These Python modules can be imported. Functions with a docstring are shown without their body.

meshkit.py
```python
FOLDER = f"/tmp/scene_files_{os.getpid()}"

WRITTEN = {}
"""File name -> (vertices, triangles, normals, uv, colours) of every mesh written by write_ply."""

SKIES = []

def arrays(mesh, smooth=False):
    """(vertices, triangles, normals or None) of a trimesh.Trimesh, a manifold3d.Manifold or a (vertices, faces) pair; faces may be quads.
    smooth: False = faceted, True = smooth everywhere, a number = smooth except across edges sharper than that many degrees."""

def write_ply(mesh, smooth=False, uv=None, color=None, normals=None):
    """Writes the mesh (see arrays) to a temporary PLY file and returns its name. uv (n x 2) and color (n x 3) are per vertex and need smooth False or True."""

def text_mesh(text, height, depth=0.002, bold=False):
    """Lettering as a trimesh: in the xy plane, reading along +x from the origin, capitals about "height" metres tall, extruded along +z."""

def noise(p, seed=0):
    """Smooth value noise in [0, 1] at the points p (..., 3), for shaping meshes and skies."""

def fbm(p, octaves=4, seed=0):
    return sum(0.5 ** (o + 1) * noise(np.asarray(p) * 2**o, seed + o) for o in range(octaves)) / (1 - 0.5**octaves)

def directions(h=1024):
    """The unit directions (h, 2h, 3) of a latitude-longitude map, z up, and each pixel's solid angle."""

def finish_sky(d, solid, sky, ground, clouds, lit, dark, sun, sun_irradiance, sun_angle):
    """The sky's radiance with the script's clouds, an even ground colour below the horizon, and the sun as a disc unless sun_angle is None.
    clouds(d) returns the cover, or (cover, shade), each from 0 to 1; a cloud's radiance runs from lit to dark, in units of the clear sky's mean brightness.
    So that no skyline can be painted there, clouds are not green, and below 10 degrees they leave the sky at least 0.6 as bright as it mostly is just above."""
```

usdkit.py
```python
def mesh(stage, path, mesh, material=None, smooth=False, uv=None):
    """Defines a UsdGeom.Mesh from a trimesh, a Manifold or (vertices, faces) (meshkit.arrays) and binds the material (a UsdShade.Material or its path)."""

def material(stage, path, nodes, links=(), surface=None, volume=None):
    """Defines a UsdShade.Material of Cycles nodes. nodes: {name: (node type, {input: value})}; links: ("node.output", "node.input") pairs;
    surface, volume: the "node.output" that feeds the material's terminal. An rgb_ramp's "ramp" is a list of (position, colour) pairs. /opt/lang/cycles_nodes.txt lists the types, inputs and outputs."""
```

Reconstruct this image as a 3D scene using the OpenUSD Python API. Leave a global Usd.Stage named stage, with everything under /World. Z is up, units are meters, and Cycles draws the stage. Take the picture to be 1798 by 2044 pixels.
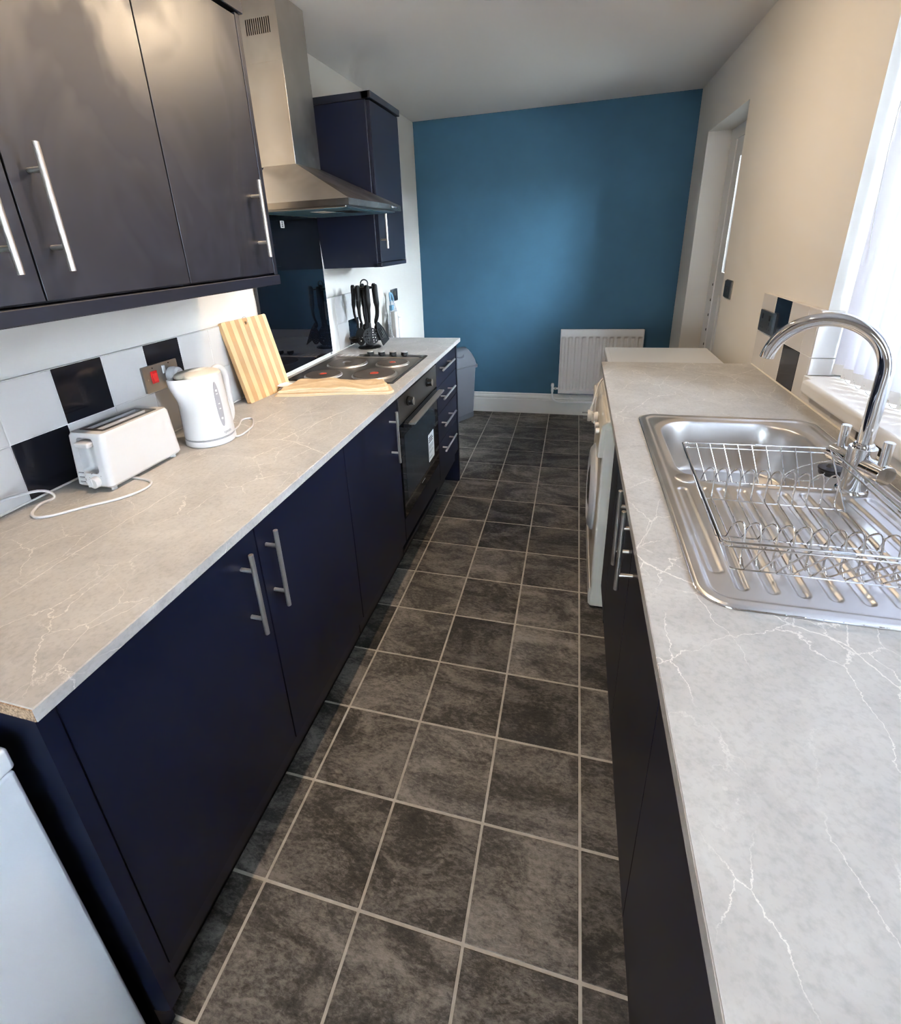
import math, random
import numpy as np, trimesh
from shapely.geometry import Polygon, Point, box as sbox, LineString
from shapely import affinity
from shapely.ops import unary_union
import usdkit, meshkit
from pxr import Usd, UsdGeom, UsdLux, UsdShade, Gf, Sdf, Vt

random.seed(7); rng = np.random.default_rng(7)
stage = Usd.Stage.CreateInMemory()
UsdGeom.SetStageUpAxis(stage, UsdGeom.Tokens.z)
UsdGeom.SetStageMetersPerUnit(stage, 1.0)
UsdGeom.Xform.Define(stage, '/World'); UsdGeom.Scope.Define(stage, '/World/Looks')

# ---------------------------------------------------------------- camera, sky, lamps, exposure
EXPOSURE = 0.34
CAM = np.array([1.2446, -0.6027, 1.4808]); YAW, PITCH, ROLL = -0.284053, 0.378673, -0.048586
FPX, CX, CY, IW, IH = 992.256, 861.81, 878.17, 1798.0, 2044.0
_f = np.array([math.sin(YAW) * math.cos(PITCH), math.cos(YAW) * math.cos(PITCH), -math.sin(PITCH)])
_r0 = np.array([math.cos(YAW), -math.sin(YAW), 0.0]); _u0 = np.cross(_r0, _f)
_R = math.cos(ROLL) * _r0 + math.sin(ROLL) * _u0; _U = -math.sin(ROLL) * _r0 + math.cos(ROLL) * _u0
cam = UsdGeom.Camera.Define(stage, '/World/camera')
cam.CreateHorizontalApertureAttr(36.0); cam.CreateVerticalApertureAttr(36.0 * IH / IW)
cam.CreateFocalLengthAttr(36.0 * FPX / IW)
cam.CreateHorizontalApertureOffsetAttr(36.0 * (IW / 2 - CX) / IW)
cam.CreateVerticalApertureOffsetAttr(-36.0 * (IH / 2 - CY) / IW)
cam.CreateClippingRangeAttr(Gf.Vec2f(0.02, 200)); cam.CreateExposureAttr(EXPOSURE)
m4 = np.eye(4); m4[0, :3] = _R; m4[1, :3] = _U; m4[2, :3] = -_f; m4[3, :3] = CAM
cam.AddTransformOp().Set(Gf.Matrix4d(*m4.ravel().tolist()))

SKY = 35.0                 # overcast daylight through the window and the glazed door
LAMP = 1450.0               # warm radiance of the ceiling spotlights
dome = UsdLux.DomeLight.Define(stage, '/World/sky')
dome.CreateColorAttr(Gf.Vec3f(0.76, 0.88, 1.0)); dome.CreateIntensityAttr(SKY)

# ---------------------------------------------------------------- helpers
_used = {}
def numbered(parent, name):
    k = (parent, name); n = _used.get(k, 0); _used[k] = n + 1
    return name if n == 0 else f'{name}_{n:03d}'
def cat(*ms):
    out = []
    for m in ms:
        out += list(m) if isinstance(m, (list, tuple)) else [m]
    return trimesh.util.concatenate([trimesh.Trimesh(np.array(x.vertices), np.array(x.faces), process=False) for x in out])
class Thing:
    def __init__(s, name, label=None, category=None, at=(0, 0, 0), group=None, kind=None):
        s.path = '/World/' + numbered('/World', name); s.at = np.array(at, float)
        x = UsdGeom.Xform.Define(stage, s.path); x.AddTranslateOp().Set(Gf.Vec3d(*map(float, at)))
        s.prim = x.GetPrim()
        for k, v in (('label', label), ('category', category), ('group', group), ('kind', kind)):
            if v: s.prim.SetCustomDataByKey(k, v)
    def part(s, name, mesh, mat, smooth=35, label=None, under=None, kind=None):
        base = s.path if under is None else under
        p = base + '/' + numbered(base, name)
        v, f, n = meshkit.arrays(mesh, smooth); v = v - s.at
        g = UsdGeom.Mesh.Define(stage, p)
        g.CreatePointsAttr(Vt.Vec3fArray.FromNumpy(v.astype(np.float32)))
        g.CreateFaceVertexCountsAttr(Vt.IntArray.FromNumpy(np.full(len(f), 3, np.int32)))
        g.CreateFaceVertexIndicesAttr(Vt.IntArray.FromNumpy(f.astype(np.int32).ravel()))
        g.CreateSubdivisionSchemeAttr('none')
        if n is not None:
            g.CreateNormalsAttr(Vt.Vec3fArray.FromNumpy(n.astype(np.float32))); g.SetNormalsInterpolation('vertex')
        UsdShade.MaterialBindingAPI.Apply(g.GetPrim()).Bind(MAT[mat])
        if label: g.GetPrim().SetCustomDataByKey('label', label)
        if kind: g.GetPrim().SetCustomDataByKey('kind', kind)
        return p
def bev(x0, x1, y0, y1, z0, z1, b=0.002):
    b = min(b, (x1 - x0) / 2.01, (y1 - y0) / 2.01, (z1 - z0) / 2.01)
    p = []
    for X, sx in ((x0, 1), (x1, -1)):
        for Y, sy in ((y0, 1), (y1, -1)):
            for Z, sz in ((z0, 1), (z1, -1)):
                p += [(X, Y + sy * b, Z + sz * b), (X + sx * b, Y, Z + sz * b), (X + sx * b, Y + sy * b, Z)]
    return trimesh.convex.convex_hull(np.array(p))
def rbox(x0, x1, y0, y1, z0, z1, r, n=4):
    s = trimesh.creation.icosphere(2, r).vertices
    p = [s + np.array([X, Y, Z]) for X in (x0 + r, x1 - r) for Y in (y0 + r, y1 - r) for Z in (z0 + r, z1 - r)]
    return trimesh.convex.convex_hull(np.vstack(p))
def frame_along(p):
    p = np.asarray(p, float); t = np.gradient(p, axis=0); t /= np.linalg.norm(t, axis=1, keepdims=True) + 1e-12
    a = np.cross(t[0], [0, 0, 1.0]);
    if np.linalg.norm(a) < 1e-3: a = np.cross(t[0], [1.0, 0, 0])
    a /= np.linalg.norm(a); A = [a]
    for i in range(1, len(p)):
        a = A[-1] - t[i] * np.dot(A[-1], t[i]); a /= np.linalg.norm(a) + 1e-12; A.append(a)
    A = np.array(A); return t, A, np.cross(t, A)
def tube(p, r, sides=10, closed=False, flat=1.0):
    p = np.asarray(p, float); n = len(p)
    if closed: p = np.vstack([p, p[:1]]); n += 1
    t, A, B = frame_along(p); r = np.broadcast_to(r, (n,)).astype(float)
    an = np.arange(sides) * 2 * np.pi / sides
    v = p[:, None] + r[:, None, None] * (np.cos(an)[None, :, None] * A[:, None] + flat * np.sin(an)[None, :, None] * B[:, None])
    f = []
    for i in range(n - 1):
        for j in range(sides):
            a, b = i * sides + j, i * sides + (j + 1) % sides; c, d = b + sides, a + sides
            f += [[a, b, c], [a, c, d]]
    v = v.reshape(-1, 3)
    if not closed:
        k = len(v); v = np.vstack([v, p[:1], p[-1:]])
        for j in range(sides):
            f.append([k, (j + 1) % sides, j]); o = (n - 1) * sides; f.append([k + 1, o + j, o + (j + 1) % sides])
    m = trimesh.Trimesh(v, f, process=False)
    if m.volume < 0: m.invert()
    return m
def cyl(a, b, r, sides=24, r2=None, bevel=0.0):
    a, b = np.array(a, float), np.array(b, float); L = np.linalg.norm(b - a); d = (b - a) / L; r2 = r if r2 is None else r2
    prof = [(0, 0), (r - bevel, 0), (r, bevel), (r2, L - bevel), (r2 - bevel, L), (0, L)] if bevel else [(0, 0), (r, 0), (r2, L), (0, L)]
    m = trimesh.creation.revolve(np.array(prof), sections=sides)
    m.apply_transform(trimesh.geometry.align_vectors([0, 0, 1], d)); m.apply_translation(a); return m
def lathe(prof, c, n=40):
    m = trimesh.creation.revolve(np.array(prof, float), sections=n); m.apply_translation(c)
    return m
def smooth_path(pts, n=60):
    from scipy.interpolate import CubicSpline
    p = np.asarray(pts, float); s = np.r_[0, np.cumsum(np.linalg.norm(np.diff(p, axis=0), axis=1))]
    return CubicSpline(s, p)(np.linspace(0, s[-1], n))
def rrect(x0, x1, y0, y1, r, q=6):
    r = min(r, (x1 - x0) / 2.01, (y1 - y0) / 2.01)
    return sbox(x0 + r, y0 + r, x1 - r, y1 - r).buffer(r, quad_segs=q)
def ext(poly, z0, z1):
    m = trimesh.creation.extrude_polygon(poly, z1 - z0, engine='earcut'); m.apply_translation([0, 0, z0]); return m
def ext_x(poly_yz, x0, x1):
    m = ext(poly_yz, x0, x1); v = np.array(m.vertices); return trimesh.Trimesh(v[:, [2, 0, 1]], m.faces, process=False)
def ext_y(poly_zx, y0, y1):
    m = ext(poly_zx, y0, y1); v = np.array(m.vertices); return trimesh.Trimesh(v[:, [1, 2, 0]], m.faces, process=False)
def sheet(V):                                   # a grid of points (n, m, 3) as a surface
    n, m = V.shape[:2]; i, j = np.meshgrid(np.arange(n - 1), np.arange(m - 1), indexing='ij'); a = (i * m + j).ravel()
    return trimesh.Trimesh(V.reshape(-1, 3), np.vstack([np.c_[a, a + m, a + m + 1], np.c_[a, a + m + 1, a + 1]]), process=False)
def shell(V, N, th):                            # a grid of points thickened against its normals
    n, m = V.shape[:2]; top, bot = V.reshape(-1, 3), (V - N * th).reshape(-1, 3); k = n * m
    f = sheet(V).faces; F = [f, f[:, ::-1] + k]
    ring = [(0, j) for j in range(m)] + [(i, m - 1) for i in range(1, n)] + [(n - 1, j) for j in range(m - 2, -1, -1)] + [(i, 0) for i in range(n - 2, 0, -1)]
    q = np.array([a * m + b for a, b in ring]); r = np.roll(q, -1)
    F += [np.c_[q, q + k, r + k], np.c_[q, r + k, r]]
    M = trimesh.Trimesh(np.vstack([top, bot]), np.vstack(F), process=False)
    if M.volume < 0: M.invert()
    return M
def smoothstep(a, b, x):
    t = np.clip((x - a) / (b - a), 0, 1); return t * t * (3 - 2 * t)

# ---------------------------------------------------------------- materials
MAT = {}
def mat(name, nodes, links, surface='p.BSDF', volume=None):
    MAT[name] = usdkit.material(stage, '/World/Looks/' + name, nodes, links, surface, volume)
def plain(name, col, rough=0.5, metal=0.0, spec=0.5, vary=0.0, vscale=6.0, bump=0.0, bscale=60.0, coat=0.0, rvary=0.0, bdist=0.002):
    nodes = {'p': ('principled_bsdf', {'base_color': col, 'roughness': rough, 'metallic': metal, 'specular_ior_level': spec, 'coat_weight': coat})}
    links = []
    nodes['g'] = ('geometry', {})
    if vary:
        nodes['n'] = ('noise_texture', {'scale': vscale, 'detail': 4.0}); links.append(('g.position', 'n.vector'))
        nodes['r'] = ('rgb_ramp', {'ramp': [(0.3, tuple(c * (1 - vary) for c in col)), (0.7, tuple(min(1, c * (1 + vary)) for c in col))]})
        links += [('n.fac', 'r.fac'), ('r.color', 'p.base_color')]
    if rvary:
        nodes['n3'] = ('noise_texture', {'scale': 5.0, 'detail': 4.0, 'distortion': 1.0}); links.append(('g.position', 'n3.vector'))
        nodes['mr'] = ('map_range', {'from_min': 0.35, 'from_max': 0.65, 'to_min': rough - rvary, 'to_max': rough + rvary}); links += [('n3.fac', 'mr.value'), ('mr.result', 'p.roughness')]
    if bump:
        nodes['n2'] = ('noise_texture', {'scale': bscale, 'detail': 3.0}); nodes['b'] = ('bump', {'strength': bump, 'distance': bdist})
        links += [('g.position', 'n2.vector'), ('n2.fac', 'b.height'), ('b.normal', 'p.normal')]
    mat(name, nodes, links)
WHITE = (0.80, 0.775, 0.735)
plain('wall_paint', (0.72, 0.685, 0.635), 0.72, spec=0.35, bump=0.10, bscale=120)
plain('ceiling_paint', (0.78, 0.755, 0.73), 0.85, spec=0.2, bump=0.08, bscale=40)
plain('blue_paint', (0.058, 0.135, 0.205), 0.85, spec=0.15, bump=0.10, bscale=150, vary=0.04)
plain('gloss_white', (0.80, 0.78, 0.75), 0.28)
plain('upvc', (0.82, 0.83, 0.84), 0.3)
plain('navy', (0.0034, 0.0050, 0.0155), 0.42, spec=0.35, bump=0.03, bscale=400, bdist=0.0005)
plain('navy_edge', (0.0058, 0.0070, 0.0150), 0.45)
plain('plinth_black', (0.008, 0.008, 0.012), 0.5)
plain('tile_white', (0.66, 0.635, 0.615), 0.12, bump=0.02, bscale=20)
plain('tile_black', (0.006, 0.006, 0.010), 0.08, bump=0.015, bscale=20)
plain('grout_white', (0.70, 0.68, 0.65), 0.8)
plain('grout_floor', (0.43, 0.39, 0.335), 0.85, vary=0.15, vscale=30)
plain('chipboard', (0.36, 0.24, 0.15), 0.85, vary=0.55, vscale=260, bump=0.5, bscale=300)
plain('nickel', (0.66, 0.62, 0.57), 0.34, metal=0.9)
plain('chrome', (0.82, 0.83, 0.84), 0.05, metal=1.0)
plain('wire_chrome', (0.80, 0.80, 0.80), 0.10, metal=1.0)
plain('white_plastic', (0.60, 0.595, 0.60), 0.32, spec=0.5)
plain('cream_plastic', (0.68, 0.64, 0.565), 0.35)
plain('appliance_white', (0.80, 0.82, 0.84), 0.22, spec=0.5)
plain('grey_plastic', (0.125, 0.130, 0.148), 0.45, bump=0.05, bscale=500)
plain('dark_grey_plastic', (0.05, 0.052, 0.06), 0.4)
plain('black_plastic', (0.006, 0.006, 0.007), 0.35, spec=0.35)
plain('black_nylon', (0.004, 0.004, 0.0045), 0.38, spec=0.22)
plain('black_glass', (0.003, 0.004, 0.007), 0.03, spec=0.6)
plain('oven_glass', (0.008, 0.010, 0.013), 0.05, spec=0.6)
plain('window_dark', (0.030, 0.040, 0.050), 0.12, spec=0.6)
plain('cast_iron', (0.080, 0.066, 0.055), 0.42, metal=0.0, bump=0.08, bscale=300)
plain('hob_steel', (0.48, 0.43, 0.38), 0.36, metal=1.0)
plain('hob_rim', (0.10, 0.095, 0.09), 0.3, metal=1.0)
plain('dark_steel', (0.27, 0.265, 0.26), 0.36, metal=1.0)
plain('red_dot', (0.55, 0.06, 0.02), 0.5)
plain('red_switch', (0.70, 0.02, 0.02), 0.3)
plain('paper', (0.80, 0.79, 0.78), 0.7)
plain('ink', (0.05, 0.05, 0.06), 0.7)
plain('mark_grey', (0.30, 0.30, 0.32), 0.6)
plain('gauge_grey', (0.30, 0.29, 0.31), 0.35)
plain('towel_cloth', (0.66, 0.49, 0.31), 0.95, spec=0.1, bump=0.5, bscale=420, vary=0.06, vscale=30)
plain('towel_hem', (0.70, 0.57, 0.41), 0.95, spec=0.1, bump=0.4, bscale=300)
plain('bamboo_light', (0.66, 0.41, 0.20), 0.5, vary=0.08, vscale=12)
plain('bamboo_dark', (0.44, 0.245, 0.095), 0.5, vary=0.10, vscale=12)
plain('radiator_white', (0.87, 0.86, 0.86), 0.3)
plain('film_blue', (0.10, 0.24, 0.33), 0.25, spec=0.6)
plain('filter_grey', (0.40, 0.40, 0.40), 0.3, metal=1.0)
plain('blue_plastic', (0.22, 0.42, 0.58), 0.3)
plain('rubber', (0.012, 0.012, 0.016), 0.45)
plain('sealant', (0.80, 0.76, 0.68), 0.5)
plain('plate_grey', (0.13, 0.135, 0.14), 0.32, metal=0.8)
plain('plate_edge', (0.40, 0.37, 0.30), 0.35, metal=1.0)
plain('yard_render', (0.62, 0.58, 0.52), 0.9, vary=0.1, vscale=3)
plain('yard_concrete', (0.40, 0.39, 0.37), 0.9, vary=0.1, vscale=3)
plain('cap_silver', (0.62, 0.61, 0.60), 0.4, metal=0.5)
plain('interior_white', (0.7, 0.7, 0.7), 0.6)
mat('lamp_dim', {'e': ('emission', {'color': (1.0, 0.79, 0.56), 'strength': LAMP * 0.12})}, [], 'e.emission')
mat('lamp_glow', {'e': ('emission', {'color': (1.0, 0.77, 0.52), 'strength': LAMP})}, [], 'e.emission')
# window pane: see-through so that daylight passes
mat('pane_glass', {'t': ('transparent_bsdf', {'color': (0.96, 0.98, 0.98)}), 'g': ('glossy_bsdf', {'roughness': 0.02, 'color': (1, 1, 1)}), 'f': ('fresnel', {'IOR': 1.45}), 'm': ('mix_closure', {})},
    [('f.fac', 'm.fac'), ('t.BSDF', 'm.closure1'), ('g.BSDF', 'm.closure2')], 'm.closure')
mat('clear_film', {'t': ('transparent_bsdf', {'color': (0.93, 0.94, 0.96)}), 'g': ('principled_bsdf', {'base_color': (0.75, 0.76, 0.80), 'roughness': 0.15}), 'm': ('mix_closure', {'fac': 0.38})},
    [('t.BSDF', 'm.closure1'), ('g.BSDF', 'm.closure2')], 'm.closure')
mat('blind_fabric', {'d': ('diffuse_bsdf', {'color': (0.84, 0.84, 0.88)}), 't': ('translucent_bsdf', {'color': (0.87, 0.88, 0.95)}), 'm': ('mix_closure', {'fac': 0.52})},
    [('d.BSDF', 'm.closure1'), ('t.BSDF', 'm.closure2')], 'm.closure')
# smeared satin doors of the wall cupboards: wiped streaks change the gloss
mat('navy_wiped', {'g': ('geometry', {}), 'mp': ('mapping', {'scale': (1.0, 1.0, 0.6), 'rotation': (0.6, 0, 0)}), 'n': ('noise_texture', {'scale': 3.2, 'detail': 3.0, 'distortion': 0.8, 'roughness': 0.5}),
    'r': ('map_range', {'from_min': 0.46, 'from_max': 0.54, 'to_min': 0.41, 'to_max': 0.54, 'clamp': True}), 's': ('map_range', {'from_min': 0.46, 'from_max': 0.54, 'to_min': 0.90, 'to_max': 0.58, 'clamp': True}),
    'p': ('principled_bsdf', {'base_color': (0.0062, 0.0072, 0.0140)})},
    [('g.position', 'mp.vector'), ('mp.vector', 'n.vector'), ('n.fac', 'r.value'), ('n.fac', 's.value'), ('r.result', 'p.roughness'), ('s.result', 'p.specular_ior_level')])
# brushed stainless steel
def brushed(name, col, rough, scale, strength=0.05):
    mat(name, {'g': ('geometry', {}), 'mp': ('mapping', {'scale': scale}), 'n': ('noise_texture', {'scale': 40.0, 'detail': 3.0}), 'n2': ('noise_texture', {'scale': 5.0, 'detail': 3.0}),
        'mr': ('map_range', {'from_min': 0.3, 'from_max': 0.7, 'to_min': rough - 0.015, 'to_max': rough + 0.02}),
        'b': ('bump', {'strength': strength, 'distance': 0.0006}), 'p': ('principled_bsdf', {'base_color': col, 'metallic': 1.0})},
        [('g.position', 'mp.vector'), ('mp.vector', 'n.vector'), ('g.position', 'n2.vector'), ('n2.fac', 'mr.value'), ('mr.result', 'p.roughness'), ('n.fac', 'b.height'), ('b.normal', 'p.normal')])
brushed('steel_hood', (0.62, 0.59, 0.55), 0.24, (1, 30, 1), 0.05)
brushed('steel_sink', (0.68, 0.665, 0.65), 0.34, (30, 1, 30), 0.04)
brushed('steel_plate', (0.52, 0.50, 0.48), 0.30, (30, 1, 30), 0.05)
# grey marble-effect laminate: two nets of pale veins, broken up, over a mottled ground
def veins(pref, scale, width, dist, mask_scale, lo, hi, nodes, links, rot):
    nodes[pref + 'mp'] = ('mapping', {'rotation': rot, 'scale': (1.0, 0.62, 1.0)})
    nodes[pref + 'dn'] = ('noise_texture', {'scale': 4.5, 'detail': 10.0, 'roughness': 0.68})
    nodes[pref + 'dv'] = ('vector_math', {'math_type': 'multiply_add', 'vector2': (dist, dist, dist)})
    nodes[pref + 'v'] = ('voronoi_texture', {'feature': 'distance_to_edge', 'scale': scale})
    nodes[pref + 'r'] = ('map_range', {'from_min': width * 0.15, 'from_max': width, 'to_min': 1.0, 'to_max': 0.0, 'clamp': True})
    nodes[pref + 'mn'] = ('noise_texture', {'scale': mask_scale, 'detail': 3.0})
    nodes[pref + 'mr'] = ('map_range', {'from_min': lo, 'from_max': hi, 'to_min': 0.0, 'to_max': 1.0, 'clamp': True})
    nodes[pref + 'o'] = ('math', {'math_type': 'multiply'})
    links += [('g.position', pref + 'mp.vector'), ('g.position', pref + 'dn.vector'), (pref + 'dn.color', pref + 'dv.vector1'), (pref + 'mp.vector', pref + 'dv.vector3'), (pref + 'dv.vector', pref + 'v.vector'),
              (pref + 'v.distance', pref + 'r.value'), ('g.position', pref + 'mn.vector'), (pref + 'mn.fac', pref + 'mr.value'), (pref + 'r.result', pref + 'o.value1'), (pref + 'mr.result', pref + 'o.value2')]
nodes = {'g': ('geometry', {}), 'n': ('noise_texture', {'scale': 7.0, 'detail': 6.0, 'roughness': 0.62, 'distortion': 0.6}), 'fn': ('noise_texture', {'scale': 140.0, 'detail': 3.0}),
         'r': ('rgb_ramp', {'ramp': [(0.30, (0.41, 0.397, 0.38)), (0.55, (0.495, 0.482, 0.462)), (0.75, (0.555, 0.542, 0.522))]}),
         'fr': ('rgb_ramp', {'ramp': [(0.25, (0.80, 0.80, 0.80)), (0.55, (1, 1, 1))]}), 'mu': ('mix_color', {'blend_type': 'multiply', 'fac': 0.8}),
         'mx': ('math', {'math_type': 'maximum'}), 'mx2': ('math', {'math_type': 'maximum'}), 'sc': ('math', {'math_type': 'multiply', 'value2': 0.80}), 'c': ('mix_color', {'b': (0.80, 0.77, 0.72)}),
         'p': ('principled_bsdf', {'roughness': 0.36, 'specular_ior_level': 0.45})}
links = [('g.position', 'n.vector'), ('g.position', 'fn.vector'), ('n.fac', 'r.fac'), ('fn.fac', 'fr.fac'), ('r.color', 'mu.a'), ('fr.color', 'mu.b'),
         ('ao.value', 'mx.value1'), ('bo.value', 'mx.value2'), ('mx.value', 'mx2.value1'), ('co.value', 'mx2.value2'), ('mx2.value', 'sc.value1'), ('sc.value', 'c.fac'), ('mu.result', 'c.a'), ('c.result', 'p.base_color')]
veins('a', 4.6, 0.0050, 0.10, 4.5, 0.45, 0.60, nodes, links, (0, 0, 0.5))
veins('b', 11.0, 0.0085, 0.07, 6.0, 0.44, 0.58, nodes, links, (0, 0, -0.7))
veins('c', 2.5, 0.0028, 0.04, 3.0, 0.41, 0.55, nodes, links, (0, 0, 1.1))
mat('marble', nodes, links)
# slate-look floor tiles: four tones, the grain running another way in each
def slate(name, base, light, rot, seed):
    mat(name, {'g': ('geometry', {}), 'mp': ('mapping', {'rotation': (0, 0, rot), 'scale': (1.0, 2.0, 1.0), 'location': (seed, seed * 2.1, 0)}),
        'n': ('noise_texture', {'scale': 4.2, 'detail': 10.0, 'roughness': 0.72, 'distortion': 0.7}), 'f': ('noise_texture', {'scale': 55.0, 'detail': 6.0, 'roughness': 0.78, 'distortion': 0.35}),
        'a': ('math', {'math_type': 'multiply_add', 'value2': 0.65}), 'k': ('math', {'math_type': 'subtract', 'value2': 0.325}),
        'r': ('rgb_ramp', {'ramp': [(0.32, tuple(c * 0.32 for c in base)), (0.45, base), (0.54, tuple((a * 1.2 + b) / 2.2 for a, b in zip(base, light))), (0.66, light)]}),
        'b': ('bump', {'strength': 0.9, 'distance': 0.003}), 'p': ('principled_bsdf', {'roughness': 0.50, 'specular_ior_level': 0.42})},
        [('g.position', 'mp.vector'), ('mp.vector', 'n.vector'), ('mp.vector', 'f.vector'), ('f.fac', 'a.value1'), ('n.fac', 'a.value3'), ('a.value', 'k.value1'), ('k.value', 'r.fac'), ('r.color', 'p.base_color'),
         ('k.value', 'b.height'), ('b.normal', 'p.normal')])
slate('slate_a', (0.048, 0.0415, 0.0355), (0.215, 0.192, 0.168), 0.3, 1.0)
slate('slate_b', (0.07, 0.062, 0.054), (0.25, 0.225, 0.198), 1.5, 3.0)
slate('slate_c', (0.03, 0.026, 0.0225), (0.155, 0.138, 0.121), -0.5, 5.0)
slate('slate_d', (0.092, 0.082, 0.072), (0.285, 0.258, 0.228), 1.1, 7.0)

# ---------------------------------------------------------------- measures
H, WB = 0.939, 0.917           # worktop top and underside
YF, ZC = 3.763, 2.363          # far wall, ceiling
XR = 2.003                     # right wall
YN = -1.65                     # wall behind the camera
XD = 0.574                     # fronts of the left base doors

# ---------------------------------------------------------------- room shell
fl = Thing('floor', 'dark slate-look tiled floor with pale grout lines', 'floor', kind='structure')
fl.part('grout', bev(-0.2, 2.32, YN, YF + 0.1, -0.06, -0.0012, 0.001), 'grout_floor')
TX, TP, TQ = 0.5737, 0.2551, 0.2599
tone = {(0, 0): 'a', (1, 0): 'a', (2, 0): 'b', (0, 1): 'a', (1, 1): 'd', (2, 1): 'b', (0, 2): 'b', (1, 2): 'a', (2, 2): 'c', (0, 3): 'b', (1, 3): 'c', (2, 3): 'd', (0, 4): 'b', (1, 4): 'a', (2, 4): 'b',
        (0, 5): 'a', (1, 5): 'd', (2, 5): 'a', (0, 6): 'b', (1, 6): 'c', (2, 6): 'c', (0, 7): 'a', (1, 7): 'c', (2, 7): 'a', (0, 10): 'a', (1, 10): 'c', (2, 10): 'c', (1, 11): 'c', (2, 13): 'c'}
for j in range(-6, 15):
    for i in range(-1, 5):
        y0, y1 = j * TQ + 0.0034, (j + 1) * TQ - 0.0034
        y1 = min(y1, YF - 0.02)
        x0, x1 = TX + i * TP + 0.0034, TX + (i + 1) * TP - 0.0034
        if x0 > 1.95: continue
        x1 = min(x1, XR)
        mt = tone.get((i, j)) or 'abcdabca'[int(rng.integers(8))]
        dz = rng.uniform(-0.0002, 0.0002)
        fl.part('tile', bev(x0, x1, y0, y1, -0.004, dz, 0.0014), 'slate_' + mt, smooth=False)
Thing_ceiling = Thing('ceiling', 'plain painted ceiling', 'ceiling', kind='structure')
Thing_ceiling.part('plaster', bev(-0.35, XR + 0.269, YN - 0.1, YF + 0.1, ZC, ZC + 0.08), 'ceiling_paint')
wf = Thing('wall_far', 'teal blue painted end wall behind the radiator', 'wall', (1.0, YF, 0), kind='structure')
wf.part('plaster', bev(-0.35, XR + 0.02, YF, YF + 0.12, 0, ZC), 'blue_paint')
wn = Thing('wall_near', 'off-white wall behind the camera', 'wall', (1.0, YN, 0), kind='structure')
NX0, NX1, NZ0, NZ1 = 0.88, 1.34, 0.98, 1.34
m = ext(sbox(-0.35, 0, 2.4, ZC).difference(sbox(NX0, NZ0, NX1, NZ1)), 0, 0.12); v = np.array(m.vertices)
wn.part('plaster', trimesh.Trimesh(np.c_[v[:, 0], YN - v[:, 2], v[:, 1]], m.faces, process=False), 'wall_paint', smooth=False)
w2 = Thing('window_2', 'small plain window in the wall behind the camera', 'window', (1.21, YN - 0.1, NZ0), kind='structure')
m = ext(sbox(NX0 + 0.001, NZ0 + 0.001, NX1 - 0.001, NZ1 - 0.001).difference(sbox(NX0 + 0.04, NZ0 + 0.04, NX1 - 0.04, NZ1 - 0.04)), 0.06, 0.11); v = np.array(m.vertices)
w2.part('frame', trimesh.Trimesh(np.c_[v[:, 0], YN - v[:, 2], v[:, 1]], m.faces, process=False), 'upvc', smooth=False)
w2.part('pane', bev(NX0 + 0.039, NX1 - 0.039, YN - 0.09, YN - 0.084, NZ0 + 0.039, NZ1 - 0.039, 0.001), 'pane_glass')
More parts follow.
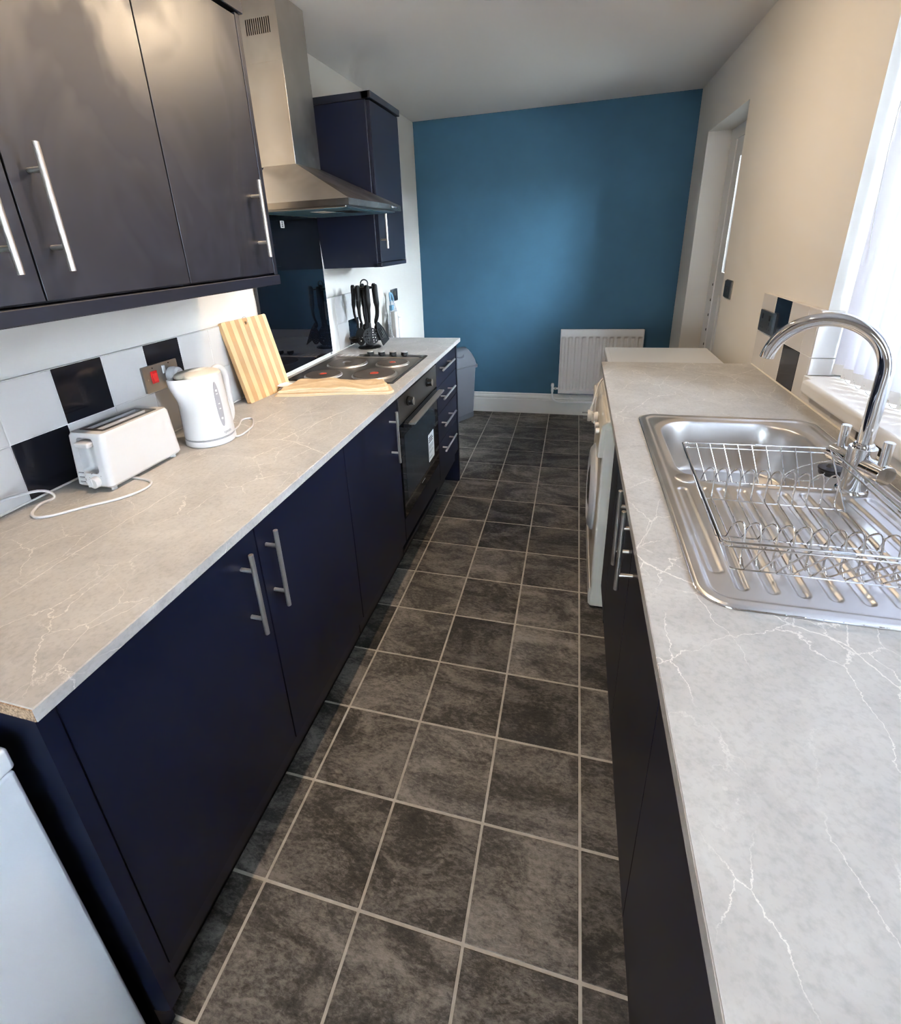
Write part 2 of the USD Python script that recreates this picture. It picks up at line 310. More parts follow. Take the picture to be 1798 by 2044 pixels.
# left wall: an old wall that leans a little out of true
wl = Thing('wall_left', 'off-white left wall with a row of white and black tiles over the worktop', 'wall', kind='structure')
ys, zs = [YN, 1.9, 2.6, YF + 0.05], [0.0, 1.27, ZC]
off = {0: (-0.012, -0.012, -0.03, -0.055), 1: (-0.012, -0.012, -0.03, -0.055), 2: (-0.08, -0.08, -0.075, -0.062)}
V = np.array([[[off[k][a], ys[a], zs[k]] for k in range(3)] for a in range(4)])
N = np.zeros_like(V); N[..., 0] = 1
wl.part('plaster', shell(V, N, 0.22), 'wall_paint', smooth=False)
TS, T0 = 0.1465, 0.0195
zrow = [(0.9405, 1.0838), (1.0858, 1.2290)]
black = {(1, 2), (1, 4), (0, 1), (0, 14)}
for r, (z0, z1) in enumerate(zrow):
    for k in range(-2, 15):
        y0, y1 = T0 + k * TS + 0.001, T0 + (k + 1) * TS - 0.001
        if y1 < 1.24 or y0 > 1.80:
            if y0 < 1.225 < y1: y1 = 1.225
            wl.part('tile', bev(-0.011, 0.0, y0, y1, z0, z1, 0.0012), 'tile_black' if (r, k) in black else 'tile_white', smooth=False)
wl.part('grout', cat(bev(-0.012, -0.0012, -0.275, 1.225, 0.9392, 1.2305, 0.0005), bev(-0.012, -0.0012, 1.83, 2.2165, 0.9392, 1.2305, 0.0005)), 'grout_white')
# right wall with the window and door openings
WY0, WY1, WZ0, WZ1 = -1.05, 1.237, 0.98, 2.13
DY0, DY1, DZ1 = 2.56, 3.392, 2.050
wr = Thing('wall_right', 'cream-lit right wall with tiled splashback, window and back door openings', 'wall', (XR, 1, 0), kind='structure')
poly = sbox(YN - 0.1, 0, YF + 0.1, ZC).difference(sbox(WY0, WZ0, WY1, WZ1)).difference(Polygon([(2.395, -0.1), (DY1, -0.1), (DY1, DZ1), (DY0 - 0.025, DZ1)]))
wr.part('plaster', ext_x(poly, XR, XR + 0.27), 'wall_paint', smooth=False)
TR = 0.148; XT = 1.984
blackR = {(1, 0), (0, -1), (0, -5)}
for r, (z0, z1) in enumerate([(0.9405, 1.080), (1.082, 1.2285)]):
    for k in range(-16, 2):
        y0, y1 = 1.468 + k * TR + 0.001, 1.468 + (k + 1) * TR - 0.001
        if r == 1 and y0 < WY1:
            if y1 < WY1 + 0.01: continue
            y0 = WY1
        zz = z1
        if r == 0 and y0 < WY1:
            if y1 > WY1:
                wr.part('tile', bev(XT, XR, WY1, y1, z0, z1, 0.001), 'tile_white', smooth=False); y1 = WY1 - 0.001
            zz = 0.977
        wr.part('tile', bev(XT, XR, y0, y1, z0, zz, 0.001), 'tile_black' if (r, k) in blackR else 'tile_white', smooth=False)
wr.part('grout', cat(bev(XT + 0.0012, XR - .001, WY1 + 0.0025, 1.7625, 0.9392, 1.2300, 0.0004), bev(XT + 0.0012, XR - .001, -0.9, WY1 + 0.0023, 0.9392, 0.9765, 0.0004)), 'grout_white')
for z0, z1 in ((1.0255, 1.080), (1.082, 1.2285)):          # tiles returning into the window reveal
    wr.part('tile', bev(XT + 0.0005, XR + 0.11, WY1 - 0.008, WY1 - 0.0006, z0, z1, 0.001), 'tile_white', smooth=False)
sk = Thing('baseboard_far', 'tall white moulded skirting board along the blue wall', 'skirting board', (1.0, YF, 0), kind='structure')
prof = Polygon([(0, YF), (0, YF - 0.022), (0.125, YF - 0.022), (0.130, YF - 0.018), (0.136, YF - 0.018), (0.142, YF - 0.022), (0.155, YF - 0.019), (0.166, YF - 0.011), (0.172, YF - 0.012), (0.180, YF - 0.006), (0.183, YF)])
_m = ext(prof, -0.06, 2.0); _v = np.array(_m.vertices)
_sm = trimesh.Trimesh(_v[:, [2, 1, 0]], _m.faces[:, ::-1], process=False)
sk.part('board', _sm, 'gloss_white', smooth=20)
# window: frame, pane, sill
w1 = Thing('window_1', 'white framed window over the sink', 'window', (XR + 0.2, 0.6, WZ0), kind='structure')
fx0, fx1 = XR + 0.17, XR + 0.235
w1.part('frame', cat(ext_x(sbox(WY0 + 0.001, 1.0245, WY1 - 0.001, WZ1 - 0.001).difference(sbox(WY0 + 0.06, 1.085, 0.34, WZ1 - 0.06)).difference(sbox(0.40, 1.085, WY1 - 0.06, WZ1 - 0.06)), fx0, fx1)), 'upvc')
for a, b in ((WY0 + 0.06, 0.34), (0.40, WY1 - 0.06)):
    w1.part('pane', bev(fx0 + 0.03, fx0 + 0.036, a, b, 1.085, WZ1 - 0.06, 0.001), 'pane_glass')
ms = trimesh.boolean.union([rbox(1.956, XR - 0.001, WY0 - 0.06, 1.192, 0.978, 1.024, 0.013), bev(XR - 0.025, fx0 + 0.02, WY0 + 0.001, WY1 - 0.001, 0.9815, 1.0238, 0.001)], engine='manifold')
w1.part('sill', ms, 'gloss_white', label='white window sill with rounded nosing')
# back door
d1 = Thing('door_1', 'white glazed back door set deep in the right wall', 'door', (XR + 0.15, 3.0, 0), kind='structure')
ax0, ax1 = XR + 0.137, XR + 0.20
d1.part('frame', ext_x(sbox(2.40, 0.001, DY1 - 0.001, DZ1 - 0.001).difference(sbox(2.565, 0.035, 3.255, 1.980)), ax0, ax1), 'upvc', smooth=False)
d1.part('leaf', ext_x(sbox(2.556, 0.026, 3.264, 1.988).difference(sbox(2.69, 1.205, 3.135, 1.885)).difference(sbox(2.69, 0.16, 3.135, 1.08)), ax0 + 0.008, ax1 - 0.006), 'upvc', smooth=False)
d1.part('lower_panel', bev(ax0 + 0.020, ax1 - 0.020, 2.69, 3.135, 0.16, 1.08, 0.003), 'upvc')
d1.part('glazing_bead', ext_x(sbox(2.675, 1.190, 3.150, 1.900).difference(sbox(2.705, 1.217, 3.121, 1.873)), ax0 + 0.002, ax0 + 0.020), 'upvc', smooth=False)
d1.part('gasket', cat(bev(ax0 + 0.018, ax0 + 0.026, 3.112, 3.121, 1.21, 1.88, 0.001), bev(ax0 + 0.018, ax0 + 0.026, 2.705, 3.11, 1.213, 1.22, 0.001)), 'black_plastic')
d1.part('pane', bev(ax0 + 0.025, ax0 + 0.031, 2.691, 3.134, 1.206, 1.884, 0.001), 'pane_glass')
d1.part('fixing_cap', cat([bev(ax0 - 0.003, ax0 + 0.004, 3.272, 3.282, z, z + 0.016, 0.001) for z in (0.62, 0.72, 0.82, 0.92, 1.02, 1.12)] + [cyl((ax0 + 0.02, DY1 + 0.002, z), (ax0 + 0.02, DY1 - 0.003, z), 0.006, 10) for z in (0.68, 0.78, 0.9)]), 'black_plastic', kind='stuff')
yd = Thing('yard_wall', 'pale rendered yard wall seen bright through the back door glass', 'wall', (5.4, 1.5, 0), kind='structure')
yd.part('render', bev(5.4, 5.6, -6, 9, -0.2, 1.85, 0.01), 'yard_render')
yp = Thing('yard_paving', 'pale concrete yard outside the back door', 'ground', (3.4, 1.5, -0.15), kind='structure')
yp.part('slab', bev(XR + 0.271, 5.4, -6, 9, -0.25, -0.15, 0.005), 'yard_concrete')
sb = Thing('trim_1', 'white sealant bead where worktops meet the tiles', 'sealant', kind='structure')
sb.part('bead', cat(tube([(0.0, -0.28, H + 0.001), (0.0, 1.3, H + 0.001), (0.0, 2.32, H + 0.001)], 0.0035, 8), tube([(XT, -1.15, H + 0.001), (XT, 0.5, H + 0.001), (XT, 1.755, H + 0.001)], 0.0035, 8)), 'sealant')

# ---------------------------------------------------------------- ceiling spotlights (the fittings hang just above the picture)
t = Thing('ceiling_light', 'small round recessed ceiling downlight before the blue wall', 'light', (0.867, 1.800, ZC))
t.part('bezel', lathe([(0.034, 0), (0.047, -0.001), (0.050, -0.004), (0.047, -0.008), (0.036, -0.010), (0.034, -0.006), (0.034, 0)], (0.867, 1.800, ZC), 40), 'nickel')
t.part('lens', lathe([(0, -0.012), (0.018, -0.011), (0.030, -0.008), (0.035, -0.004), (0.035, 0), (0, 0)], (0.867, 1.800, ZC), 32), 'lamp_dim')
def spot_bar(x, y, targets, lab):
    t = Thing('ceiling_spotlight', lab, 'light', (x, y, ZC), 'ceiling spotlight bars')
    n = len(targets); hy = [y + (k - (n - 1) / 2) * 0.20 for k in range(n)]
    t.part('bar', bev(x - 0.03, x + 0.03, hy[0] - 0.09, hy[-1] + 0.09, ZC - 0.022, ZC, 0.004), 'nickel')
    for yy, tg in zip(hy, targets):
        p = np.array([x, yy, ZC - 0.085]); d = np.array(tg, float) - p; d /= np.linalg.norm(d)
        can = cut(cyl(p - d * 0.035, p + d * 0.045, 0.033, 32), cyl(p - d * 0.005, p + d * 0.06, 0.030, 32))
        h = t.part('head', cat(can, cyl((x, yy, ZC - 0.02), p - d * 0.01, 0.007, 12)), 'nickel')
        t.part('bulb', cyl(p - d * 0.002, p + d * 0.022, 0.0255, 28), 'lamp_glow', under=h)
def cut(a, *bs):
    return trimesh.boolean.difference([a] + list(bs), engine='manifold')
spot_bar(0.90, 1.28, [(0.10, 0.85, 1.0), (2.0, 1.75, 1.25)], 'ceiling spotlight bar over the middle of the aisle')
spot_bar(0.90, 0.30, [(0.95, -0.35, 0.0), (0.30, 0.35, 1.85)], 'ceiling spotlight bar over the near end of the aisle')

# ---------------------------------------------------------------- left run
wt = Thing('worktop', 'long grey marble-effect worktop carrying the toaster, kettle and hob', 'worktop', (0.3, 1.0, WB))
wt.part('slab', bev(-0.003, 0.594, -0.291, 2.333, WB, H, 0.0012), 'marble')
wt.part('front_edging', bev(0.594, 0.5957, -0.292, 2.333, WB, H - 0.0004, 0.0004), 'marble')
wt.part('cut_end', bev(-0.003, 0.594, -0.293, -0.291, WB + 0.0004, H - 0.0012, 0.0003), 'chipboard', label='raw brown chipboard end')
def bar_handle(c, axis, L, proj=0.033, r=0.0058, post=0.30, out=1):
    c = np.array(c, float); d = np.array(axis, float); o = np.array([out, 0, 0.0])
    ms = [cyl(c - d * L / 2, c + d * L / 2, r, 16, bevel=0.0008)]
    for s in (-1, 1):
        p = c + d * s * L * post; ms.append(cyl(p - o * proj, p, r * 0.86, 12))
    return cat(ms)
def front(t, y0, y1, z0, z1, name='door', x=XD, m='navy', handle=None, th=0.018, hm='nickel'):
    p = t.part(name, bev(x - th, x, y0 + 0.0019, y1 - 0.0019, z0, z1, 0.0008), m)
    if handle is not None: t.part('handle', handle, hm, under=p, label='brushed steel bar handle')
    return p
ZT, ZB = 0.906, 0.228
ep = Thing('end_panel', 'navy end panel closing the left base cabinets beside the white fridge', 'panel', (0.3, -0.27, 0))
ep.part('board', ext_y(Polygon([(0, 0.0), (0, 0.525), (0.10, 0.525), (0.115, 0.555), (0.135, 0.577), (0.9168, 0.577), (0.9168, 0.0)]), -0.286, -0.259), 'navy', smooth=False)
b1 = Thing('base_cabinet', 'navy double base cabinet with a close pair of handles, under the toaster', 'cabinet', (0.3, 0.22, 0.15), 'navy base cabinets')
b1.part('carcass', bev(0.02, 0.553, -0.257, 0.701, 0.15, 0.915), 'navy_edge')
front(b1, -0.2575, 0.2200, ZB, ZT, handle=bar_handle((0.607, 0.155, 0.768), (0, 0, 1), 0.216))
front(b1, 0.2200, 0.7015, ZB, ZT, handle=bar_handle((0.607, 0.252, 0.770), (0, 0, 1), 0.216))
b2 = Thing('base_cabinet', 'navy single base cabinet with one handle, left of the oven', 'cabinet', (0.3, 0.95, 0.15), 'navy base cabinets')
b2.part('carcass', bev(0.02, 0.553, 0.703, 1.207, 0.15, 0.915), 'navy_edge')
front(b2, 0.7020, 1.2065, ZB, ZT, handle=bar_handle((0.607, 1.113, 0.770), (0, 0, 1), 0.216))
ho = Thing('base_cabinet', 'navy oven housing with plain filler panel below the oven door', 'cabinet', (0.3, 1.51, 0.15), 'navy base cabinets')
ho.part('carcass', cat(bev(0.02, 0.553, 1.2085, 1.2165, 0.15, 0.915), bev(0.02, 0.553, 1.8085, 1.8265, 0.15, 0.915), bev(0.02, 0.553, 1.2165, 1.8085, 0.15, 0.166), bev(0.02, 0.03, 1.2165, 1.8085, 0.166, 0.90)), 'navy_edge')
front(ho, 1.2075, 1.8275, ZB, 0.338, name='filler_panel')
b3 = Thing('drawer_cabinet', 'navy cabinet of four drawers at the far end of the left run', 'cabinet', (0.3, 2.05, 0.15))
b3.part('carcass', bev(0.02, 0.553, 1.8285, 2.2855, 0.15, 0.915), 'navy_edge')
zb = [ZT, 0.764, 0.612, 0.447, ZB]
for k in range(4):
    zh = (0.857, 0.700, 0.548, 0.400)[k]
    front(b3, 1.8285, 2.2855, zb[k + 1] + 0.0015, zb[k] - 0.0015, name='drawer', handle=bar_handle((0.607, 1.990, zh), (0, 1, 0), 0.268))
ep2 = Thing('end_panel', 'navy end panel at the far end of the drawers beside the bin', 'panel', (0.3, 2.3, 0))
ep2.part('board', bev(0.0, 0.577, 2.2875, 2.3125, 0, 0.9168, 0.001), 'navy')
pl = Thing('plinth', 'dark recessed plinth along the floor under the left cabinets', 'plinth', (0.47, 1.0, 0))
pl.part('board', bev(0.462, 0.480, -0.2585, 2.287, 0, 0.149, 0.001), 'plinth_black')

# ---------------------------------------------------------------- oven
ov = Thing('oven', 'built-in electric oven with steel fascia and dark glass door', 'oven', (0.4, 1.51, 0.34))
ov.part('body', bev(0.05, 0.556, 1.2185, 1.8065, 0.345, 0.895, 0.002), 'dark_steel')
ov.part('control_panel', bev(0.556, 0.580, 1.2145, 1.8105, 0.782, 0.897, 0.002), 'dark_steel', label='brushed steel control panel')
for y in (1.335, 1.635):
    k = ov.part('knob', cat(cyl((0.580, y, 0.853), (0.586, y, 0.853), 0.021, 28), cyl((0.586, y, 0.853), (0.606, y, 0.853), 0.0185, 28, r2=0.017, bevel=0.0015)), 'black_plastic')
    ov.part('knob_cap', cat(cyl((0.606, y, 0.853), (0.6085, y, 0.853), 0.0150, 28, bevel=0.0008), bev(0.600, 0.6095, y - 0.0025, y + 0.0025, 0.836, 0.870, 0.0008)), 'nickel', under=k)
dp = ov.part('door', bev(0.556, 0.578, 1.2145, 1.8105, 0.345, 0.777, 0.002), 'oven_glass', label='black glass oven door')
ov.part('window', ext_x(rrect(1.262, 1.752, 0.415, 0.722, 0.012), 0.578, 0.5786), 'window_dark', under=dp)
ov.part('vent_strip', bev(0.5575, 0.572, 1.22, 1.805, 0.7785, 0.7815, 0.0004), 'black_plastic')
hp = ov.part('handle', ext_y(rrect(0.772, 0.781, 0.602, 0.632, 0.003), 1.262, 1.765), 'nickel', label='flat steel handle rail')
ov.part('handle_bracket', cat(bev(0.578, 0.612, 1.262, 1.292, 0.755, 0.776, 0.003), bev(0.578, 0.612, 1.735, 1.765, 0.755, 0.776, 0.003), bev(0.578, 0.604, 1.28, 1.75, 0.765, 0.779, 0.002)), 'black_plastic', under=hp)
st = ov.part('sticker', ext_x(rrect(1.612, 1.715, 0.437, 0.584, 0.006), 0.5786, 0.5792), 'paper', label='white printed sticker on the oven glass')
ov.part('print', cat([bev(0.5792, 0.5794, 1.620, 1.620 + w, z, z + h, 0.00005) for w, z, h in ((0.060, 0.560, 0.006), (0.075, 0.549, 0.006), (0.070, 0.538, 0.006), (0.08, 0.520, 0.002), (0.078, 0.513, 0.002), (0.08, 0.506, 0.002), (0.075, 0.490, 0.002), (0.08, 0.483, 0.002), (0.05, 0.455, 0.003))]), 'ink', under=st)
ov.part('badge', bev(0.578, 0.5785, 1.475, 1.53, 0.388, 0.392, 0.0002), 'mark_grey')

# ---------------------------------------------------------------- hob
hb = Thing('hob', 'four-plate electric hob set into the left worktop', 'hob', (0.29, 1.55, H))
hb.part('trim', ext(rrect(0.036, 0.536, 1.288, 1.828, 0.010), H, H + 0.004), 'hob_rim', smooth=False)
hb.part('plate', cat(ext(rrect(0.046, 0.526, 1.298, 1.818, 0.008), H + 0.004, H + 0.0055)), 'hob_steel', smooth=False)
hb.part('control_strip', bev(0.20, 0.526, 1.757, 1.815, H + 0.0055, H + 0.0075, 0.001), 'dark_steel')
hb.part('ridge', tube([(0.060, 1.748, H + 0.006), (0.29, 1.748, H + 0.0065), (0.512, 1.748, H + 0.006)], 0.0035, 8), 'nickel')
for x, y, r, dot in ((0.190, 1.600, 0.092, False), (0.418, 1.618, 0.074, True), (0.175, 1.372, 0.078, True), (0.408, 1.405, 0.094, True)):
    c = (x, y, H + 0.0055)
    pb = hb.part('hotplate', lathe([(0, 0.004), (r * 0.22, 0.004), (r * 0.25, 0.010), (r - 0.006, 0.010), (r - 0.002, 0.009), (r, 0.006), (r, 0), (0, 0)], c, 48), 'cast_iron')
    hb.part('ring', lathe([(r, 0), (r + 0.008, 0.0006), (r + 0.007, 0.0035), (r + 0.002, 0.0075), (r, 0.0075)], c, 48), 'nickel', under=pb)
    if dot: hb.part('dot', lathe([(0, 0.0095), (r * 0.2, 0.0095), (r * 0.21, 0.004), (0, 0.004)], c, 24), 'red_dot', under=pb)
for x in (0.238, 0.300, 0.362, 0.424):
    k = hb.part('knob', cat(cyl((x, 1.786, H + 0.0075), (x, 1.786, H + 0.012), 0.012, 20), cyl((x, 1.786, H + 0.012), (x, 1.786, H + 0.028), 0.0185, 24, r2=0.0175, bevel=0.001)), 'black_plastic')
    hb.part('knob_cap', lathe([(0, 0.0295), (0.010, 0.0292), (0.0165, 0.028), (0.0175, 0.0265), (0.0172, 0.025), (0, 0.025)], (x, 1.786, H + 0.0025), 24), 'cap_silver', under=k)
s = hb.part('sticker', ext(Polygon([(0.070, 1.758), (0.165, 1.758), (0.165, 1.812), (0.070, 1.812)]), H + 0.0055, H + 0.006), 'paper', label='white rating sticker', smooth=False)
hb.part('print', cat([bev(0.08 + 0.03 * k, 0.10 + 0.03 * k, y, y + 0.006, H + 0.006, H + 0.0062, 0.00005) for k in range(3) for y in (1.768, 1.782, 1.796)]), 'mark_grey', under=s)

# ---------------------------------------------------------------- black glass splashback
sp = Thing('splashback', 'tall black glass splashback behind the hob', 'splashback', (0.0, 1.53, 0.955))
sp.part('glass', bev(-0.011, 0.004, 1.229, 1.826, 0.957, 1.6150, 0.001), 'black_glass')
s = sp.part('sticker', ext_x(rrect(1.479, 1.511, 1.566, 1.595, 0.003), 0.004, 0.0045), 'paper', label='small white sticker', smooth=False)
sp.part('print', cat([bev(0.0045, 0.0047, 1.490, 1.500, z, z + 0.005, 0.00005) for z in (1.571, 1.579, 1.587)]), 'ink', under=s)

# ---------------------------------------------------------------- wall cupboards
XU = 0.305
def cornice(t, y0, y1, z0, z1, far, near, name, m='navy_edge', dep=XU):
    ms = [bev(dep - 0.035, dep + 0.010, y0, y1, z0, z1, 0.002)]
    if far: ms.append(bev(0.0, dep - 0.0, y1 - 0.035, y1, z0, z1, 0.002))
    if near: ms.append(bev(0.0, dep - 0.0, y0, y0 + 0.035, z0, z1, 0.002))
    t.part(name, cat(ms), m)
u1 = Thing('wall_cupboard', 'navy double wall cupboard nearest the camera with wiped satin doors', 'cupboard', (0.15, 0.1, 1.405), 'navy wall cupboards')
u1.part('carcass', bev(-0.008, XU - 0.020, -0.30, 0.506, 1.405, 2.088), 'navy_edge')
front(u1, -0.30, 0.1250, 1.411, 2.081, x=XU, m='navy_wiped', handle=bar_handle((XU + 0.033, 0.070, 1.566), (0, 0, 1), 0.212))
front(u1, 0.1250, 0.5070, 1.411, 2.081, x=XU, m='navy_wiped', handle=bar_handle((XU + 0.033, 0.167, 1.566), (0, 0, 1), 0.212))
u2 = Thing('wall_cupboard', 'navy single wall cupboard left of the cooker hood', 'cupboard', (0.15, 0.7, 1.405), 'navy wall cupboards')
u2.part('carcass', bev(-0.008, XU - 0.020, 0.508, 0.894, 1.405, 2.088), 'navy_edge')
front(u2, 0.5070, 0.8950, 1.411, 2.081, x=XU, m='navy_wiped', handle=bar_handle((XU + 0.033, 0.836, 1.566), (0, 0, 1), 0.212))
u2.part('end_panel', bev(-0.008, XU + 0.001, 0.8955, 0.914, 1.405, 2.088, 0.001), 'navy_edge')
c1 = Thing('cornice', 'navy cornice moulding along the top of the near wall cupboards', 'moulding', (0.15, 0.3, 2.088))
cornice(c1, -0.30, 0.922, 2.0885, 2.120, True, False, 'moulding')
p1 = Thing('pelmet', 'navy light pelmet along the bottom of the near wall cupboards', 'moulding', (0.15, 0.3, 1.375))
cornice(p1, -0.30, 0.917, 1.375, 1.4045, True, False, 'moulding', dep=XU - 0.004)
u3 = Thing('wall_cupboard', 'navy single wall cupboard beyond the cooker hood near the blue wall', 'cupboard', (0.15, 2.08, 1.375), 'navy wall cupboards')
XV = 0.300
u3.part('carcass', bev(-0.030, XV - 0.020, 1.886, 2.282, 1.3755, 2.094), 'navy')
front(u3, 1.8860, 2.2820, 1.398, 2.090, x=XV, handle=bar_handle((XV + 0.033, 1.905, 1.566), (0, 0, 1), 0.212))
cornice(u3, 1.880, 2.288, 2.0945, 2.124, True, True, 'cornice', dep=XV)
cornice(u3, 1.886, 2.282, 1.3745, 1.3945, False, False, 'pelmet', m='navy', dep=XV - 0.008)

# ---------------------------------------------------------------- cooker hood
hd = Thing('cooker_hood', 'stainless steel chimney cooker hood over the hob', 'cooker hood', (0.2, 1.555, 1.62))
cx0, cx1, cy0, cy1 = -0.045, 0.132, 1.447, 1.663
slots = [rrect(-0.0020 + k * 0.0088, 0.0020 + k * 0.0088, 2.232, 2.282, 0.0019, 3) for k in range(12)]
nearp = sbox(cx0, 1.795, cx1, 2.36).difference(unary_union(slots))           # near face (x, z) with its louvre slots
m = ext(nearp, 0, 0.0015); v = np.array(m.vertices); face = trimesh.Trimesh(np.c_[v[:, 0], cy0 + v[:, 2], v[:, 1]], m.faces[:, ::-1], process=False)
ch = hd.part('chimney', cat(face, bev(cx1 - 0.0015, cx1, cy0 + 0.0015, cy1, 1.795, 2.36, 0.0003), bev(cx0, cx1 - 0.0015, cy1 - 0.0015, cy1, 1.795, 2.36, 0.0003)), 'steel_hood', smooth=False)
hd.part('louvre_backing', bev(cx0 + 0.002, cx1 - 0.003, cy0 + 0.012, cy0 + 0.014, 2.18, 2.29, 0.0005), 'black_plastic', under=ch)
hd.part('chimney_sleeve', cat(bev(cx0, cx1 + 0.001, cy0 - 0.001, cy0, 1.795, 2.145, 0.0003), bev(cx1, cx1 + 0.001, cy0, cy1 + 0.001, 1.795, 2.115, 0.0003), bev(cx0, cx1, cy1, cy1 + 0.001, 1.795, 2.115, 0.0003)), 'steel_hood', under=ch, smooth=False)
hx, hy0, hy1, zl0, zl1, zt = 0.430, 1.255, 1.855, 1.622, 1.645, 1.797
P = np.array([(-0.010, hy0, zl0), (hx, hy0, zl0), (hx, hy1, zl0), (-0.010, hy1, zl0), (-0.010, hy0, zl1), (hx, hy0, zl1), (hx, hy1, zl1), (-0.010, hy1, zl1),
              (-0.010, cy0 - 0.004, zt), (cx1 + 0.004, cy0 - 0.004, zt), (cx1 + 0.004, cy1 + 0.004, zt), (-0.010, cy1 + 0.004, zt)])
F = [[0, 1, 5, 4], [1, 2, 6, 5], [2, 3, 7, 6], [3, 0, 4, 7], [4, 5, 9, 8], [5, 6, 10, 9], [6, 7, 11, 10], [7, 4, 8, 11], [8, 9, 10, 11]]
cm = trimesh.Trimesh(P, np.vstack([[[a, b, c], [a, c, d]] for a, b, c, d in F]), process=False)
rim = ext(sbox(-0.010, hy0, hx, hy1).difference(sbox(0.01, hy0 + 0.02, hx - 0.02, hy1 - 0.02)), zl0 - 0.0005, zl0 + 0.001)
hd.part('canopy', cat(cm, rim), 'steel_hood', smooth=False)
bt = hd.part('filter_tray', bev(0.012, hx - 0.022, hy0 + 0.022, hy1 - 0.022, zl0 - 0.006, zl0 + 0.004, 0.002), 'filter_grey')
hd.part('protective_film', cat(bev(0.02, hx - 0.03, hy0 + 0.03, 1.545, zl0 - 0.0075, zl0 - 0.006, 0.0005), bev(0.02, hx - 0.03, 1.565, hy1 - 0.03, zl0 - 0.0075, zl0 - 0.006, 0.0005)), 'film_blue', under=bt, label='blue protective film on the filters')
hd.part('sticker', bev(0.20, 0.26, 1.39, 1.50, zl0 - 0.0085, zl0 - 0.0075, 0.0003), 'paper', under=bt)
hd.part('filter_grip', bev(0.28, 0.36, 1.44, 1.60, zl0 - 0.0085, zl0 - 0.0075, 0.0003), 'black_plastic', under=bt)
bp = hd.part('button_panel', bev(hx, hx + 0.002, 1.70, 1.80, zl0 + 0.007, zl1 - 0.005, 0.0005), 'hob_rim')
for k in range(5): hd.part('button', bev(hx + 0.002, hx + 0.006, 1.708 + k * 0.018, 1.720 + k * 0.018, zl0 + 0.009, zl1 - 0.007, 0.001), 'chrome', under=bp)

# ---------------------------------------------------------------- toaster
def cut(a, *bs):
    return trimesh.boolean.difference([a] + list(bs), engine='manifold')
def hull_pts(*sets):
    return trimesh.convex.convex_hull(np.vstack(sets))
def rounded_slab(x0, x1, y0, y1, z, r, rb=0.0):
    c = np.array(rrect(x0, x1, y0, y1, r, 8).exterior.coords)[:-1]; return np.c_[c, np.full(len(c), z)]
to = Thing('toaster', 'white two-slice toaster on the left worktop', 'toaster', (0.115, 0.36, H))
tb = hull_pts(rounded_slab(0.064, 0.166, 0.246, 0.482, 0.9495, 0.010), rounded_slab(0.060, 0.170, 0.241, 0.487, 0.955, 0.013), rounded_slab(0.063, 0.172, 0.2515, 0.474, 1.080, 0.014), rounded_slab(0.068, 0.167, 0.257, 0.469, 1.088, 0.010))
s1, s2 = bev(0.090, 0.111, 0.285, 0.440, 0.97, 1.11, 0.001), bev(0.123, 0.144, 0.285, 0.440, 0.97, 1.11, 0.001)
lever_cut = rbox(0.092, 0.142, 0.225, 0.272, 0.986, 1.078, 0.010)
to.part('body', cut(tb, s1, s2, lever_cut), 'white_plastic', smooth=28)
tr = ext(rrect(0.079, 0.155, 0.276, 0.449, 0.004).difference(sbox(0.088, 0.284, 0.1125, 0.441)).difference(sbox(0.1215, 0.284, 0.146, 0.441)), 1.0875, 1.0895)
tp = to.part('slot_trim', tr, 'dark_steel', smooth=False)
for xx in (0.0875, 0.121):
    to.part('slot_liner', cat(bev(xx, xx + 0.001, 0.284, 0.441, 0.975, 1.088, 0.0003), bev(xx + 0.024, xx + 0.025, 0.284, 0.441, 0.975, 1.088, 0.0003), bev(xx, xx + 0.025, 0.284, 0.441, 0.972, 0.975, 0.0005)), 'black_plastic', under=tp)
    to.part('bread_guard', cat([bev(xx + 0.003, xx + 0.0045, y, y + 0.003, 0.98, 1.075, 0.0003) for y in np.linspace(0.295, 0.43, 7)] + [bev(xx + 0.003, xx + 0.0045, 0.288, 0.438, z, z + 0.003, 0.0003) for z in (1.02, 1.07)]), 'nickel', under=tp)
to.part('lever_slit', bev(0.131, 0.134, 0.2700, 0.2725, 0.996, 1.066, 0.0003), 'black_plastic')
to.part('lever', rbox(0.096, 0.140, 0.236, 0.270, 1.056, 1.069, 0.005), 'white_plastic')
to.part('dial', cat(cyl((0.128, 0.2455, 0.966), (0.128, 0.229, 0.966), 0.0150, 32, r2=0.0140, bevel=0.0015), bev(0.127, 0.129, 0.2275, 0.236, 0.956, 0.980, 0.0005)), 'white_plastic', label='round browning dial')
for z in (0.981, 0.969, 0.957): to.part('button', bev(0.077, 0.096, 0.2395, 0.247, z - 0.0035, z + 0.0035, 0.0015), 'white_plastic')
to.part('marking', cat([bev(0.076, 0.092, 0.2412 + k * .0010, 0.2435 + k * .0011, z, z + 0.0014, 0.00003) for k, z in enumerate((0.9620, 0.9740, 0.9860))] + [bev(0.128 + 0.0225 * math.cos(a) - .0007, 0.128 + 0.0225 * math.cos(a) + .0007, 0.2425, 0.2455, 0.966 + 0.0225 * math.sin(a) - .0007, 0.966 + 0.0225 * math.sin(a) + .0007, 0.00003) for a in np.linspace(-0.6, 3.4, 7)]), 'ink')
for x in (0.080, 0.152):
    for y in (0.262, 0.466): to.part('foot', cyl((x, y, H), (x, y, 0.952), 0.0075, 16), 'white_plastic')
